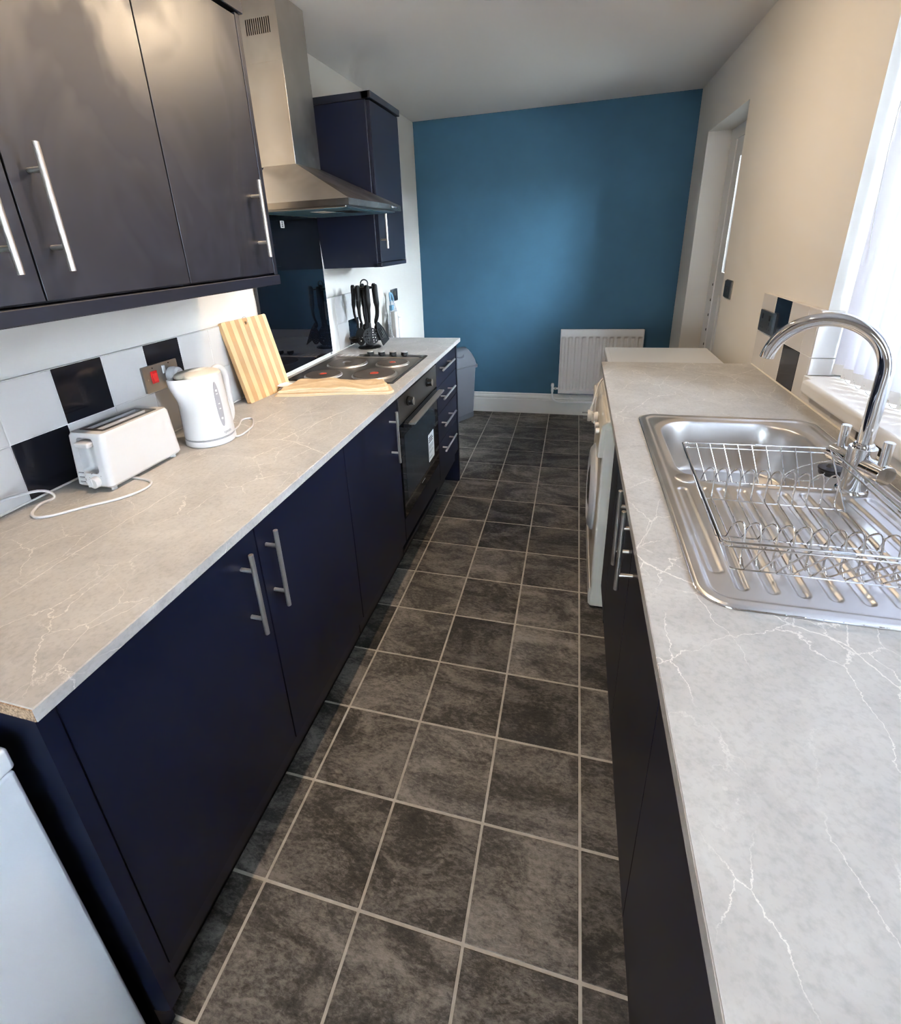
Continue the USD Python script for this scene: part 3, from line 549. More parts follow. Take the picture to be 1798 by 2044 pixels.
cord = smooth_path([(0.02, -0.02, 0.972), (0.03, 0.05, 0.985), (0.035, 0.10, 0.985), (0.04, 0.145, 0.978), (0.04, 0.172, 0.968), (0.044, 0.188, 0.952), (0.044, 0.190, 0.9432), (0.046, 0.166, 0.9428), (0.055, 0.133, 0.9424), (0.072, 0.112, 0.9424), (0.098, 0.102, 0.9424), (0.127, 0.115, 0.9424), (0.158, 0.150, 0.9424), (0.198, 0.192, 0.9424), (0.232, 0.239, 0.9424), (0.239, 0.281, 0.9424), (0.228, 0.303, 0.9424), (0.205, 0.314, 0.9424), (0.170, 0.318, 0.9425), (0.14, 0.32, 0.946)], 140)
to.part('cord', tube(cord, 0.0034, 10), 'white_plastic', label='white mains cord looped in front of the toaster')

# ---------------------------------------------------------------- kettle
KC = np.array([0.180, 0.600, 0.0]); SP = math.radians(258)
ke = Thing('kettle', 'white jug kettle with grey water gauge and lettering', 'kettle', (KC[0], KC[1], H))
def kr(z): return np.interp(z, [0.962, 0.97, 1.05, 1.10, 1.145, 1.16], [0.0715, 0.0722, 0.0695, 0.0675, 0.0655, 0.0650])
def spout(a, z):
    d = (a - SP + np.pi) % (2 * np.pi) - np.pi
    return 0.034 * smoothstep(1.045, 1.150, z) * np.exp(-(d / 0.33) ** 2)
def ksurf(z, a): 
    r = kr(z) + spout(a, z); return np.stack([KC[0] + r * np.cos(a), KC[1] + r * np.sin(a), z + 0 * a], -1)
zz = np.r_[0.962, 0.9635, np.linspace(0.97, 1.14, 24), 1.146, 1.149]; aa = np.linspace(0, 2 * np.pi, 97)
Z, A = np.meshgrid(zz, aa, indexing='ij'); V = ksurf(Z, A); V[0] = KC + (V[0] - KC) * [0.96, 0.96, 1]
lipz = 0.004 * np.exp(-((((A + 0 * Z) - SP + np.pi) % (2 * np.pi) - np.pi) / 0.35) ** 2) * smoothstep(1.13, 1.149, Z); V[..., 2] += lipz
Nn = V - np.stack([np.full_like(Z, KC[0]), np.full_like(Z, KC[1]), Z], -1); Nn /= np.linalg.norm(Nn, axis=-1, keepdims=True)
ke.part('body', shell(V, Nn, 0.0025), 'white_plastic', smooth=40)
ke.part('base', cat(lathe([(0, 0), (0.070, 0), (0.0735, 0.003), (0.0735, 0.015), (0.071, 0.0185), (0, 0.0185)], (KC[0], KC[1], H), 64)), 'white_plastic')
ke.part('seam', lathe([(0.0705, 0), (0.0712, 0.001), (0.0705, 0.0045), (0.069, 0.0045), (0.069, 0)], (KC[0], KC[1], H + 0.0182), 64), 'mark_grey', under=None)
sd = np.array([math.cos(SP), math.sin(SP), 0]); pd = np.array([-sd[1], sd[0], 0])
# lid: disc with a finger recess and a cut for the spout
lr, la = np.linspace(0, 1, 26), np.linspace(0, 2 * np.pi, 73)
R_, A_ = np.meshgrid(lr, la, indexing='ij'); d_ = (A_ - SP + np.pi) % (2 * np.pi) - np.pi
rad = R_ * (0.0648 - 0.016 * np.exp(-(d_ / 0.30) ** 2)); X_, Y_ = rad * np.cos(d_), rad * np.sin(d_)
hz = 1.149 + 0.013 * np.sqrt(np.clip(1 - R_ ** 2.6, 0, 1)) - 0.008 * (1 - smoothstep(0.55, 1.0, np.sqrt(((X_ + 0.006) / 0.036) ** 2 + (Y_ / 0.017) ** 2)))
L = KC + X_[..., None] * sd + Y_[..., None] * pd + np.stack([0 * hz, 0 * hz, hz], -1)
Nz = np.zeros_like(L); Nz[..., 2] = 1
lp = ke.part('lid', shell(L, Nz, 0.004), 'cream_plastic', smooth=50, label='cream white lid with finger recess')
hd_ = -sd
hpath = smooth_path([KC + hd_ * 0.058 + [0, 0, 1.148], KC + hd_ * 0.080 + [0, 0, 1.150], KC + hd_ * 0.094 + [0, 0, 1.132], KC + hd_ * 0.096 + [0, 0, 1.09], KC + hd_ * 0.094 + [0, 0, 1.03], KC + hd_ * 0.086 + [0, 0, 0.985], KC + hd_ * 0.066 + [0, 0, 0.972]], 50)
ke.part('handle', tube(hpath, 0.0105, 14), 'white_plastic')
A0 = math.radians(-13)
def wrap(u, z, lift): 
    a = A0 + u / 0.070; r = kr(z) + lift; return np.stack([KC[0] + r * np.cos(a), KC[1] + r * np.sin(a), z], -1)
tt, rr_ = np.linspace(0, 2 * np.pi, 49), np.linspace(0, 1, 8)
Rg, Tg = np.meshgrid(rr_, tt, indexing='ij'); zg = 1.063 + 0.068 * Rg * np.sin(Tg); ug = 0.0095 * Rg * np.cos(Tg)
G = wrap(ug, zg, 0.0012); NG = G - np.stack([np.full_like(zg, KC[0]), np.full_like(zg, KC[1]), zg], -1); NG /= np.linalg.norm(NG, axis=-1, keepdims=True)
gp = ke.part('water_gauge', shell(G, NG, 0.002), 'gauge_grey', smooth=40)
def wrapped(mesh, lift, A0_):
    v = np.array(mesh.vertices); a = A0_ + v[:, 0] / 0.0715; r = kr(v[:, 1]) + lift + v[:, 2]
    return trimesh.Trimesh(np.c_[KC[0] + r * np.cos(a), KC[1] + r * np.sin(a), v[:, 1]], mesh.faces, process=False)
gm = []
for z in (1.105, 1.095, 1.065, 1.05, 1.02):
    b = sbox(-0.0028, z - 0.0015, 0.0028, z + 0.0015) if z not in (1.105, 1.02) else Point(0, z).buffer(0.0035)
    gm.append(wrapped(ext(b, 0, 0.0003), 0.0013, A0))
ke.part('gauge_mark', cat(gm), 'paper', under=gp, kind='stuff')
tx = meshkit.text_mesh('igenix', 0.0075, 0.0004, bold=True); tx.apply_translation([-0.010, 0.973, 0])
ke.part('lettering', wrapped(tx, 0.0004, math.radians(-9)), 'mark_grey')
kc = smooth_path([(0.205, 0.660, 0.9448), (0.200, 0.690, 0.9424), (0.180, 0.745, 0.9424), (0.168, 0.785, 0.9424), (0.185, 0.797, 0.9424), (0.213, 0.775, 0.9424), (0.243, 0.722, 0.9424), (0.254, 0.668, 0.9424), (0.252, 0.635, 0.9424), (0.247, 0.622, 0.947)], 70)
ke.part('cord', tube(kc, 0.0033, 10), 'white_plastic')
# ---------------------------------------------------------------- cooker switch and socket with the kettle's plug
so = Thing('cooker_socket', 'brushed steel cooker switch plate with red rocker and plug behind the kettle', 'socket', (0.0, 0.645, 1.13))
so.part('plate', ext_x(rrect(0.574, 0.716, 1.088, 1.169, 0.004), 0.0, 0.0075), 'steel_plate', smooth=False)
so.part('cooker_switch', cat(bev(0.0075, 0.0095, 0.601, 0.627, 1.113, 1.151, 0.001), bev(0.0095, 0.014, 0.604, 0.624, 1.117, 1.147, 0.003)), 'red_switch', label='red rocker switch')
so.part('socket_switch', bev(0.0075, 0.012, 0.648, 0.661, 1.134, 1.160, 0.002), 'white_plastic')
for y, z in ((0.588, 1.128), (0.702, 1.128), (0.613, 1.160), (0.680, 1.162)): so.part('screw', cyl((0.0075, y, z), (0.0085, y, z), 0.003 if z == 1.128 else 0.002, 14), 'nickel' if z == 1.128 else 'black_plastic')
pg = Thing('kettle_plug', 'white round-backed mains plug in the steel socket behind the kettle', 'plug', (0.008, 0.682, 1.115))
pg.part('shell', cat(hull_pts(*[np.c_[np.full(28, x), 0.682 + r * np.cos(np.linspace(0, 6.28, 28)), 1.122 + 1.08 * r * np.sin(np.linspace(0, 6.28, 28))] for x, r in ((0.0078, 0.024), (0.020, 0.0255), (0.036, 0.0235), (0.043, 0.017))])), 'white_plastic')
pg.part('cord', tube(smooth_path([(0.030, 0.682, 1.10), (0.030, 0.686, 1.06), (0.028, 0.70, 1.00), (0.035, 0.71, 0.955), (0.06, 0.71, 0.9428), (0.10, 0.70, 0.9424)], 40), 0.0033, 10), 'white_plastic')

# ---------------------------------------------------------------- chopping board of glued bamboo strips
cb = Thing('chopping_board', 'striped bamboo chopping board leaning on the wall', 'chopping board', (0.08, 1.08, H))
ps = math.radians(6.0); u = np.array([math.sin(ps), math.cos(ps), 0]); P0 = np.array([0.082, 0.955, H + 0.0012])
up = np.array([-0.072, 0.004, 0.302]); Lb = np.linalg.norm(up); up /= Lb; up -= u * np.dot(up, u); up /= np.linalg.norm(up); nb = np.cross(u, up)
Mb = np.eye(4); Mb[:3, 0], Mb[:3, 1], Mb[:3, 2], Mb[:3, 3] = u, up, nb, P0
Wb, Hb, Tb = 0.248, 0.310, 0.017
edges = np.linspace(0, Wb, 12); edges[1:-1] += rng.uniform(-0.002, 0.002, 10)
outline = rrect(0, Wb, 0, Hb, 0.008)
for k in range(11):
    pgn = outline.intersection(sbox(edges[k] + 0.0001, -1, edges[k + 1] - 0.0001, 1))
    if k == 5: pgn = pgn.difference(Point((edges[5] + edges[6]) / 2, Hb - 0.018).buffer(0.006))
    m = ext(pgn, -Tb, -0.0006 if k % 2 else -0.0003)
    m.apply_transform(Mb); cb.part('strip', m, 'bamboo_light' if k % 2 == 0 else 'bamboo_dark', smooth=False)
th = np.linspace(0, 2 * np.pi, 24)[:-1]; xr_ = (edges[5] + edges[6]) / 2
ring = np.c_[xr_ + 0.003 * np.sin(th), Hb - 0.008 + 0.012 * np.cos(th), 0.004 + 0.011 * np.sin(th) - 0.004]
m = tube(ring, 0.0011, 8, closed=True); m.apply_transform(Mb); cb.part('ring', m, 'nickel', label='small wire hanging ring')

# ---------------------------------------------------------------- tea towel
tw = Thing('tea_towel', 'folded cream tea towel in front of the hob', 'towel', (0.32, 1.19, H))
cNL, cFL, cNR, cFR = [np.array(p) for p in ((0.122, 1.052), (0.126, 1.258), (0.600, 1.150), (0.520, 1.281))]
def towel_layer(z0, th, ins_n, ins_r, seed, waves):
    n, m = 90, 40; S, T = np.meshgrid(np.linspace(0, 1, n), np.linspace(0, 1, m), indexing='ij')
    s_, t_ = S * (1 - ins_r), ins_n + T * (1 - ins_n)
    cr = 0.09                                          # rounded right-hand end
    sh = np.clip((s_ - (1 - cr)) / cr, 0, 1); t_ = 0.5 + (t_ - 0.5) * np.where(sh > 0, np.sqrt(np.clip(1 - 0.75 * sh ** 2, 0.05, 1)), 1)
    xy = (1 - t_)[..., None] * ((1 - s_)[..., None] * cNL + s_[..., None] * cNR) + t_[..., None] * ((1 - s_)[..., None] * cFL + s_[..., None] * cFR)
    edge = np.minimum(np.minimum(S, 1 - S) * 0.5, np.minimum(T, 1 - T) * 0.19)
    prof = np.sqrt(np.clip(1 - (1 - np.clip(edge / (th * 0.8), 0, 1)) ** 2, 0, 1))
    w = meshkit.fbm(np.stack([S * 5 + seed, T * 2.0 + S * 1.5, 0 * S], -1), 3, seed)
    crease = np.exp(-((T - 0.45 - 0.22 * np.sin(S * 7 + seed)) / 0.06) ** 2) * 0.0035
    z = z0 + th * prof * (0.75 + waves * (w - 0.4)) + crease * prof * (waves > 0.3)
    xy = xy + (0.006 * np.sin(S * 9 + seed))[..., None] * np.array([-0.22, 0.97]) * (1 - T)[..., None]
    V = np.concatenate([xy, z[..., None]], -1); B = np.concatenate([xy, np.full(xy.shape[:2] + (1,), z0)], -1)
    a, b = sheet(V), sheet(B); b.invert(); return cat(a, b), V
m0, V0 = towel_layer(H + 0.0006, 0.0105, 0.0, 0.0, 3, 0.30); tw.part('lower_fold', m0, 'towel_cloth', smooth=True)
m1, V1 = towel_layer(H + 0.0100, 0.0170, 0.10, 0.05, 11, 1.1); tw.part('upper_fold', m1, 'towel_cloth', smooth=True)
for Vx in (V0, V1):
    e = np.vstack([Vx[2:-1, 1], Vx[-2, 2:]]); e = e + [0, 0, -0.001]; tw.part('hem', tube(smooth_path(e[::4], 120), 0.0022, 8), 'towel_hem')
tg = np.array([(0.106, 1.145), (0.050, 1.180)])
def card(a, b, z0, h, lean, name):
    a, b = np.array(a), np.array(b); d = np.r_[b - a, 0.0]; c0 = np.r_[a, z0]; k = np.array([lean[0], lean[1], h]); P = np.array([[c0, c0 + k], [c0 + d, c0 + d + k * 0.9]])
    nn = np.cross(d, k); nn /= np.linalg.norm(nn); return shell(P, np.broadcast_to(nn, P.shape), 0.0006)
tw.part('tag', cat(card((0.150, 1.125), (0.128, 1.196), H + 0.0185, 0.010, (-0.046, -0.018), 'tag'), card((0.150, 1.128), (0.130, 1.196), H + 0.017, -0.003, (-0.044, -0.018), 'tag')), 'paper', smooth=False, label='white folded paper tag')

# ---------------------------------------------------------------- utensil stand and six hanging utensils
UC = np.array([0.135, 2.030])
us = Thing('utensil_stand', 'black carousel stand with loop handle beyond the hob', 'utensil stand', (UC[0], UC[1], H))
us.part('base', lathe([(0, 0), (0.064, 0), (0.066, 0.003), (0.060, 0.008), (0.024, 0.014), (0.021, 0.020), (0.020, 0.045), (0.012, 0.050), (0, 0.050)], (UC[0], UC[1], H), 48), 'black_plastic')
us.part('pole', cyl((*UC, H + 0.045), (*UC, 1.272), 0.0095, 20), 'black_plastic')
us.part('crown', cat(lathe([(0, 0), (0.030, 0), (0.050, 0.004), (0.052, 0.008), (0.048, 0.011), (0, 0.014)], (UC[0], UC[1], 1.258), 40), *[cyl((UC[0] + 0.045 * math.cos(a), UC[1] + 0.045 * math.sin(a), 1.264), (UC[0] + 0.066 * math.cos(a), UC[1] + 0.066 * math.sin(a), 1.270), 0.004, 10) for a in np.radians([205, 256, 303, 355, 60, 125])]), 'black_plastic')
a_ = np.linspace(-0.5, np.pi + 0.5, 30)
us.part('loop_handle', tube(np.c_[UC[0] + 0.019 * 0.92 * np.cos(a_), UC[1] + 0.019 * 0.39 * np.cos(a_), 1.288 + 0.019 * np.sin(a_)], 0.0035, 10), 'black_plastic')
us.part('label', bev(UC[0] - 0.034, UC[0] - 0.022, UC[1] - 0.030, UC[1] - 0.0295, 1.10, 1.20, 0.0002), 'mark_grey', label='grey hanging label strip')
def local(mesh, ang, rad, z):
    """mesh x: tangential, y: outward, z up -> placed at the angle round the stand"""
    o = np.array([math.cos(ang), math.sin(ang), 0]); t = np.array([-o[1], o[0], 0]); M = np.eye(4); M[:3, 0], M[:3, 1], M[:3, 2] = -t, o, [0, 0, 1]; M[:3, 3] = [UC[0] + o[0] * rad, UC[1] + o[1] * rad, z]
    # keep handedness
    if np.linalg.det(M[:3, :3]) < 0: M[:3, 0] *= -1
    m = mesh.copy(); m.apply_transform(M); return m
def handle_mesh(zb):
    p = smooth_path([(0, 0.006, 1.283), (0, 0.006, 1.25), (0, 0.010, 1.18), (0, 0.004, 1.10), (0, -0.004, (1.10 + zb) / 2), (0, 0.004, zb)], 30)
    r = np.interp(np.linspace(0, 1, 30), [0, 0.03, 0.1, 0.45, 0.55, 1], [0.009, 0.0135, 0.0145, 0.0135, 0.0085, 0.0060])
    return tube(p, r, 12, flat=0.85)
def plate(poly, tilt=0.10):
    m = ext(poly, -0.0012, 0.0012); v = np.array(m.vertices); return trimesh.Trimesh(np.c_[v[:, 0], 0.012 + (1.06 - v[:, 1]) * tilt + v[:, 2], v[:, 1]], m.faces[:, ::-1] if False else m.faces, process=False)
def bowl(rx, rz, dep, zc, holes=()):
    u_, v_ = np.meshgrid(np.linspace(0, 1, 10), np.linspace(0, 2 * np.pi, 33), indexing='ij')
    X = rx * u_ * np.cos(v_); Zz = zc + rz * u_ * np.sin(v_); Y = 0.010 + dep * (1 - u_ ** 2) + (1.06 - Zz) * 0.10
    V = np.stack([X, Y, Zz], -1); Nn = np.zeros_like(V); Nn[..., 1] = 1; return shell(V, Nn, 0.0022)
def slotted(poly, cuts, tilt=0.10): return plate(poly.difference(unary_union(cuts)), tilt)
kinds = [(205, 'soup ladle with deep round bowl, leftmost on the black stand', 'ladle'), (256, 'pierced spoon facing the hob on the black stand', 'spoon'), (303, 'round holed skimmer at the front right of the black stand', 'skimmer'),
         (355, 'slotted fish slice with angled blade, rightmost on the black stand', 'slice'), (60, 'solid serving spoon at the back right of the black stand', 'spoon'), (125, 'pasta server at the back left of the black stand', 'server')]
for ang, lab, kind in kinds:
    a = math.radians(ang); nm = {'ladle': 'soup_ladle', 'spoon': 'serving_spoon', 'skimmer': 'skimmer', 'slice': 'fish_slice', 'server': 'pasta_server'}[kind]
    t = Thing(nm, lab, {'slice': 'spatula', 'server': 'spoon'}.get(kind, kind), (UC[0] + 0.06 * math.cos(a), UC[1] + 0.06 * math.sin(a), 0.97), 'black nylon utensils hanging on the stand')
    zb = 1.055
    t.part('handle', local(handle_mesh(zb), a, 0.058, 0), 'black_nylon')
    if kind == 'ladle':
        u_, v_ = np.meshgrid(np.linspace(0.02, 1, 12), np.linspace(0, 2 * np.pi, 33), indexing='ij'); r0 = 0.042
        V = np.stack([r0 * np.sin(u_ * 1.5) * np.cos(v_), 0.020 + r0 * 0.9 * np.sin(u_ * 1.5) * np.sin(v_), 1.003 - r0 * np.cos(u_ * 1.5) * 0.85], -1); c = np.array([0, 0.020, 1.003]); Nn = V - c; Nn /= np.linalg.norm(Nn, axis=-1, keepdims=True)
        hm = cat(shell(V, Nn, 0.0022), tube([(0, 0.004, 1.06), (0, -0.010, 1.03), (0, -0.020, 1.003)], 0.005, 10))
    elif kind == 'skimmer':
        dsk = Point(0, 1.012).buffer(0.046, 20).union(Polygon([(-0.006, 1.04), (0.006, 1.04), (0.005, 1.085), (-0.005, 1.085)]))
        hm = slotted(dsk, [Point(r * math.cos(q), 1.012 + r * math.sin(q)).buffer(0.0035, 6) for r, c in ((0.012, 5), (0.024, 9), (0.035, 13)) for q in np.linspace(0, 6.283, c + 1)[:-1]])
    elif kind == 'slice':
        bl = Polygon([(-0.012, 1.075), (0.012, 1.075), (0.040, 1.04), (0.046, 0.965), (-0.046, 0.982), (-0.038, 1.04)]).buffer(0.004).union(sbox(-0.005, 1.06, 0.005, 1.09))
        hm = slotted(bl, [rrect(x - 0.003, x + 0.003, 0.990, 1.050, 0.003) for x in (-0.024, -0.008, 0.008, 0.024)], 0.42)
    elif kind == 'server':
        hm = cat(bowl(0.032, 0.045, -0.012, 1.018), [cyl((0.030 * math.cos(q), 0.010 + (1.06 - 1.018 - 0.045 * math.sin(q)) * 0.1, 1.018 + 0.042 * math.sin(q)), (0.034 * math.cos(q), 0.034, 1.018 + 0.046 * math.sin(q)), 0.003, 8) for q in np.linspace(3.3, 6.1, 7)])
    elif ang == 256:
        sp_ = affinity.scale(Point(0, 1.012).buffer(1, 20), 0.034, 0.048).union(sbox(-0.005, 1.05, 0.005, 1.085))
        hm = slotted(sp_, [rrect(-0.014, -0.004, 1.005, 1.016, 0.002), rrect(0.002, 0.012, 0.998, 1.008, 0.002), rrect(-0.006, 0.003, 0.985, 0.993, 0.002)])
    else: hm = bowl(0.034, 0.048, -0.012, 1.014)
    t.part('head', local(hm, a, 0.056, 0), 'black_nylon')

# ---------------------------------------------------------------- far left corner: switch, wrapped item, bin
sw = Thing('wall_switch', 'dark grey fused switch on the left wall above the clear-wrapped item', 'switch', (-0.02, 2.97, 1.13))
sw.part('plate', ext_x(rrect(2.905, 3.035, 1.090, 1.174, 0.004), -0.046, -0.028), 'plate_grey', smooth=False)
sw.part('rocker', bev(-0.028, -0.024, 2.960, 2.985, 1.128, 1.160, 0.001), 'plate_edge')
bg = Thing('wrapped_item', 'tall white item wrapped in clear plastic leaning in the far left corner', 'package', (0.06, 2.74, 0))
n, m = 60, 28; Zq, Tq = np.meshgrid(np.linspace(0.0, 1, n), np.linspace(0, 2 * np.pi, m), indexing='ij')
wz = 1.115 * Zq; ww = np.interp(Zq, [0, 0.75, 0.93, 1], [0.085, 0.078, 0.060, 0.030]); dd = np.interp(Zq, [0, 0.8, 1], [0.045, 0.035, 0.014])
nz = meshkit.fbm(np.stack([np.cos(Tq) * 2 + 5, np.sin(Tq) * 2, Zq * 14], -1), 3, 4) - 0.5
xx = 0.075 - 0.055 * Zq + dd * np.cos(Tq) * (1 + 0.5 * nz); yy = 2.745 + 0.02 * Zq + ww * np.sin(Tq) * (1 + 0.28 * nz)
bg.part('film', sheet(np.stack([xx, yy, wz], -1)), 'clear_film', smooth=60, label='crumpled clear plastic film')
bg.part('contents', cat(rbox(0.030, 0.070, 2.69, 2.735, 0.004, 1.05, 0.012), rbox(0.038, 0.074, 2.742, 2.80, 0.004, 1.00, 0.012)), 'gloss_white')
bg.part('hook', cat(tube(smooth_path([(0.020, 2.755, 1.085), (0.018, 2.745, 1.125), (0.012, 2.765, 1.165), (0.014, 2.79, 1.15), (0.018, 2.785, 1.10)], 30), 0.008, 8), rbox(0.02, 0.045, 2.70, 2.74, 1.055, 1.09, 0.006)), 'blue_plastic', label='blue plastic top')
bn = Thing('swing_bin', 'grey swing-lid kitchen bin in front of the blue wall', 'bin', (0.25, 3.52, 0))
bc = np.array([0.262, 3.515]); bd = np.array([0.51, 0.86]); bd /= np.linalg.norm(bd); bnv = np.array([bd[1], -bd[0]])
def bin_slab(w, d, z, r, dx=0.0):
    c = np.array(rrect(-w / 2, w / 2, -d / 2, d / 2, r, 6).exterior.coords)[:-1]; P = bc + c[:, :1] * bd + (c[:, 1:] + dx) * bnv; return np.c_[P, np.full(len(P), z)]
def loft(*rings):
    n = len(rings[0]); v = np.vstack(rings); f = []
    for k in range(len(rings) - 1):
        for j in range(n):
            a, b = k * n + j, k * n + (j + 1) % n; f += [[a, b, b + n], [a, b + n, a + n]]
    v = np.vstack([v, rings[0].mean(0), rings[-1].mean(0)]); c0 = len(v) - 2
    for j in range(n): f += [[c0, (j + 1) % n, j], [c0 + 1, (len(rings) - 1) * n + j, (len(rings) - 1) * n + (j + 1) % n]]
    m = trimesh.Trimesh(v, f, process=False)
    if m.volume < 0: m.invert()
    return m
bn.part('body', loft(bin_slab(0.315, 0.210, 0.0, 0.02), bin_slab(0.318, 0.212, 0.045, 0.02), bin_slab(0.312, 0.206, 0.048, 0.02), bin_slab(0.345, 0.240, 0.462, 0.02)), 'grey_plastic')
lidp = bn.part('lid', loft(bin_slab(0.375, 0.270, 0.452, 0.03), bin_slab(0.378, 0.273, 0.475, 0.03), bin_slab(0.360, 0.255, 0.482, 0.03), bin_slab(0.350, 0.245, 0.520, 0.035), bin_slab(0.335, 0.200, 0.565, 0.04), bin_slab(0.325, 0.130, 0.600, 0.045), bin_slab(0.315, 0.060, 0.615, 0.028)), 'grey_plastic')
fp = loft(*[np.c_[(bc + bnv * (0.070 + d) + (np.cos(np.linspace(0, 2 * np.pi, 33)[:-1])[:, None] * r * bd + np.sin(np.linspace(0, 2 * np.pi, 33)[:-1])[:, None] * r * 0.72 * bnv)), 0.581 - 0.45 * (np.sin(np.linspace(0, 2 * np.pi, 33)[:-1]) * r * 0.72 + d) + h] for r, h, d in ((0.056, -0.004, 0), (0.056, 0.004, 0), (0.050, 0.006, 0), (0.045, 0.001, 0))])
bn.part('push_flap', fp, 'grey_plastic', under=lidp)

# ---------------------------------------------------------------- radiator
rd = Thing('radiator', 'white panel radiator on the blue wall', 'radiator', (1.475, 3.69, 0.20))
rx0, rx1, rz0, rz1, ry = 1.150, 1.800, 0.207, 0.757, 3.690
nf = 12; xs = np.linspace(rx0, rx1, nf * 14 + 1); zs_ = np.r_[rz0, np.linspace(rz0 + 0.006, rz0 + 0.030, 3), np.linspace(rz0 + 0.034, rz0 + 0.054, 6), np.linspace(rz0 + 0.08, rz1 - 0.10, 10), np.linspace(rz1 - 0.075, rz1 - 0.055, 6), np.linspace(rz1 - 0.045, rz1 - 0.006, 3), rz1]
Xr, Zr = np.meshgrid(xs, zs_, indexing='ij'); ph = ((Xr - rx0) / (rx1 - rx0) * nf) % 1.0
flute = smoothstep(0.18, 0.32, ph) * (1 - smoothstep(0.68, 0.82, ph)) * smoothstep(rz0 + 0.032, rz0 + 0.054, Zr) * (1 - smoothstep(rz1 - 0.075, rz1 - 0.053, Zr)) * smoothstep(rx0 + .004, rx0 + .01, Xr)
edge = np.minimum(np.minimum(Xr - rx0, rx1 - Xr), np.minimum(Zr - rz0, rz1 - Zr)); Yr = ry + 0.0125 * flute + 0.006 * (1 - smoothstep(0, 0.008, edge))
pnl = sheet(np.stack([Xr, Yr, Zr], -1))
rd.part('panel', cat(pnl, bev(rx0, rx1, ry + 0.0175, ry + 0.022, rz0, rz1, 0.002)), 'radiator_white', smooth=40, label='fluted front panel')
for xx in (rx0 + 0.002, rx1 - 0.010): rd.part('side_cover', bev(xx, xx + 0.008, ry + 0.014, YF - 0.012, rz0 + 0.02, rz1 - 0.004, 0.002), 'radiator_white')
rd.part('top_grille', cat(bev(rx0 + 0.004, rx1 - 0.004, ry + 0.010, YF - 0.014, rz1 - 0.012, rz1 - 0.004, 0.002)), 'radiator_white')
rd.part('bracket', cat(bev(1.28, 1.31, YF - 0.016, YF - 0.0005, 0.26, 0.70, 0.001), bev(1.64, 1.67, YF - 0.016, YF - 0.0005, 0.26, 0.70, 0.001)), 'radiator_white')
rv = rd.part('valve', cat(cyl((1.103, 3.715, 0.215), (1.103, 3.715, 0.268), 0.011, 18, bevel=0.002), cyl((1.103, 3.715, 0.262), (1.103, 3.715, 0.292), 0.014, 20, r2=0.012, bevel=0.003), cyl((1.103, 3.715, 0.246), (1.152, 3.715, 0.246), 0.0085, 16)), 'radiator_white')
rd.part('union_nut', cyl((1.120, 3.715, 0.246), (1.136, 3.715, 0.246), 0.013, 6), 'nickel', under=rv)
rd.part('pipe', tube(smooth_path([(1.103, 3.715, 0.222), (1.104, 3.715, 0.175), (1.118, 3.715, 0.142), (1.155, 3.715, 0.125), (1.25, 3.715, 0.123), (1.60, 3.715, 0.122), (1.97, 3.715, 0.121)], 80), 0.0085, 12), 'radiator_white', label='white painted copper pipe')

# ---------------------------------------------------------------- right run
RX0, RX1, RY1 = 1.380, 1.982, 1.757
SX0, SX1, SY0, SY1 = 1.459, 1.938, 0.100, 1.020           # sink outline
BX0, BX1, BY0, BY1 = 1.508, 1.880, 0.545, 0.985           # bowl
wt2 = Thing('worktop', 'grey marble-effect worktop around the sink below the window', 'worktop', (1.68, 0.3, WB))
hole = rrect(SX0 + 0.010, SX1 - 0.010, SY0 + 0.010, SY1 - 0.010, 0.045)
wt2.part('slab', ext(sbox(RX0 + 0.0015, -1.25, RX1, RY1).difference(hole), WB, H), 'marble', smooth=False)
wt2.part('front_edging', bev(RX0, RX0 + 0.0015, -1.25, RY1, WB, H - 0.0004, 0.0004), 'marble')
XE = 1.412
def rdoor(t, y0, y1, handle=None): 
    p = t.part('door', bev(XE, XE + 0.018, y0 + 0.0015, y1 - 0.0015, 0.172, 0.906, 0.0012), 'navy')
    if handle is not None: t.part('handle', bar_handle((XE - 0.034, handle, 0.800), (0, 0, 1), 0.212, proj=0.034, out=-1), 'nickel', under=p, label='brushed steel bar handle')
r1 = Thing('base_cabinet', 'navy sink cabinet with a close pair of handles beside the washing machine', 'cabinet', (1.7, 0.5, 0.15), 'navy base cabinets')
r1.part('carcass', cat(bev(XE + 0.020, 1.97, 0.052, 0.068, 0.15, 0.9165), bev(XE + 0.020, 1.97, 1.100, 1.116, 0.15, 0.9165), bev(XE + 0.020, 1.97, 0.068, 1.100, 0.15, 0.166), bev(1.955, 1.97, 0.068, 1.100, 0.166, 0.76)), 'navy_edge')
rdoor(r1, 0.050, 0.485, 0.436); rdoor(r1, 0.485, 0.948, 0.536)
r2 = Thing('base_cabinet', 'plain dark navy base cabinet nearest the camera under the right worktop', 'cabinet', (1.7, -0.5, 0.15), 'navy base cabinets')
r2.part('carcass', bev(XE + 0.020, 1.97, -1.20, 0.050, 0.15, 0.9165), 'navy_edge')
rdoor(r2, -0.450, 0.050); rdoor(r2, -0.950, -0.450)
fp = Thing('end_panel', 'narrow navy filler panel between sink cabinet and washing machine', 'panel', (1.7, 1.04, 0))
fp.part('board', cat(bev(XE, XE + 0.018, 0.950, 1.138, 0.172, 0.9165, 0.001), bev(XE + 0.019, 1.97, 1.120, 1.138, 0.0, 0.9165, 0.001)), 'navy')
pl2 = Thing('plinth', 'dark recessed plinth along the floor under the right cabinets', 'plinth', (1.48, 0.2, 0))
pl2.part('board', bev(1.465, 1.483, -1.2, 1.119, 0, 0.149, 0.001), 'plinth_black')

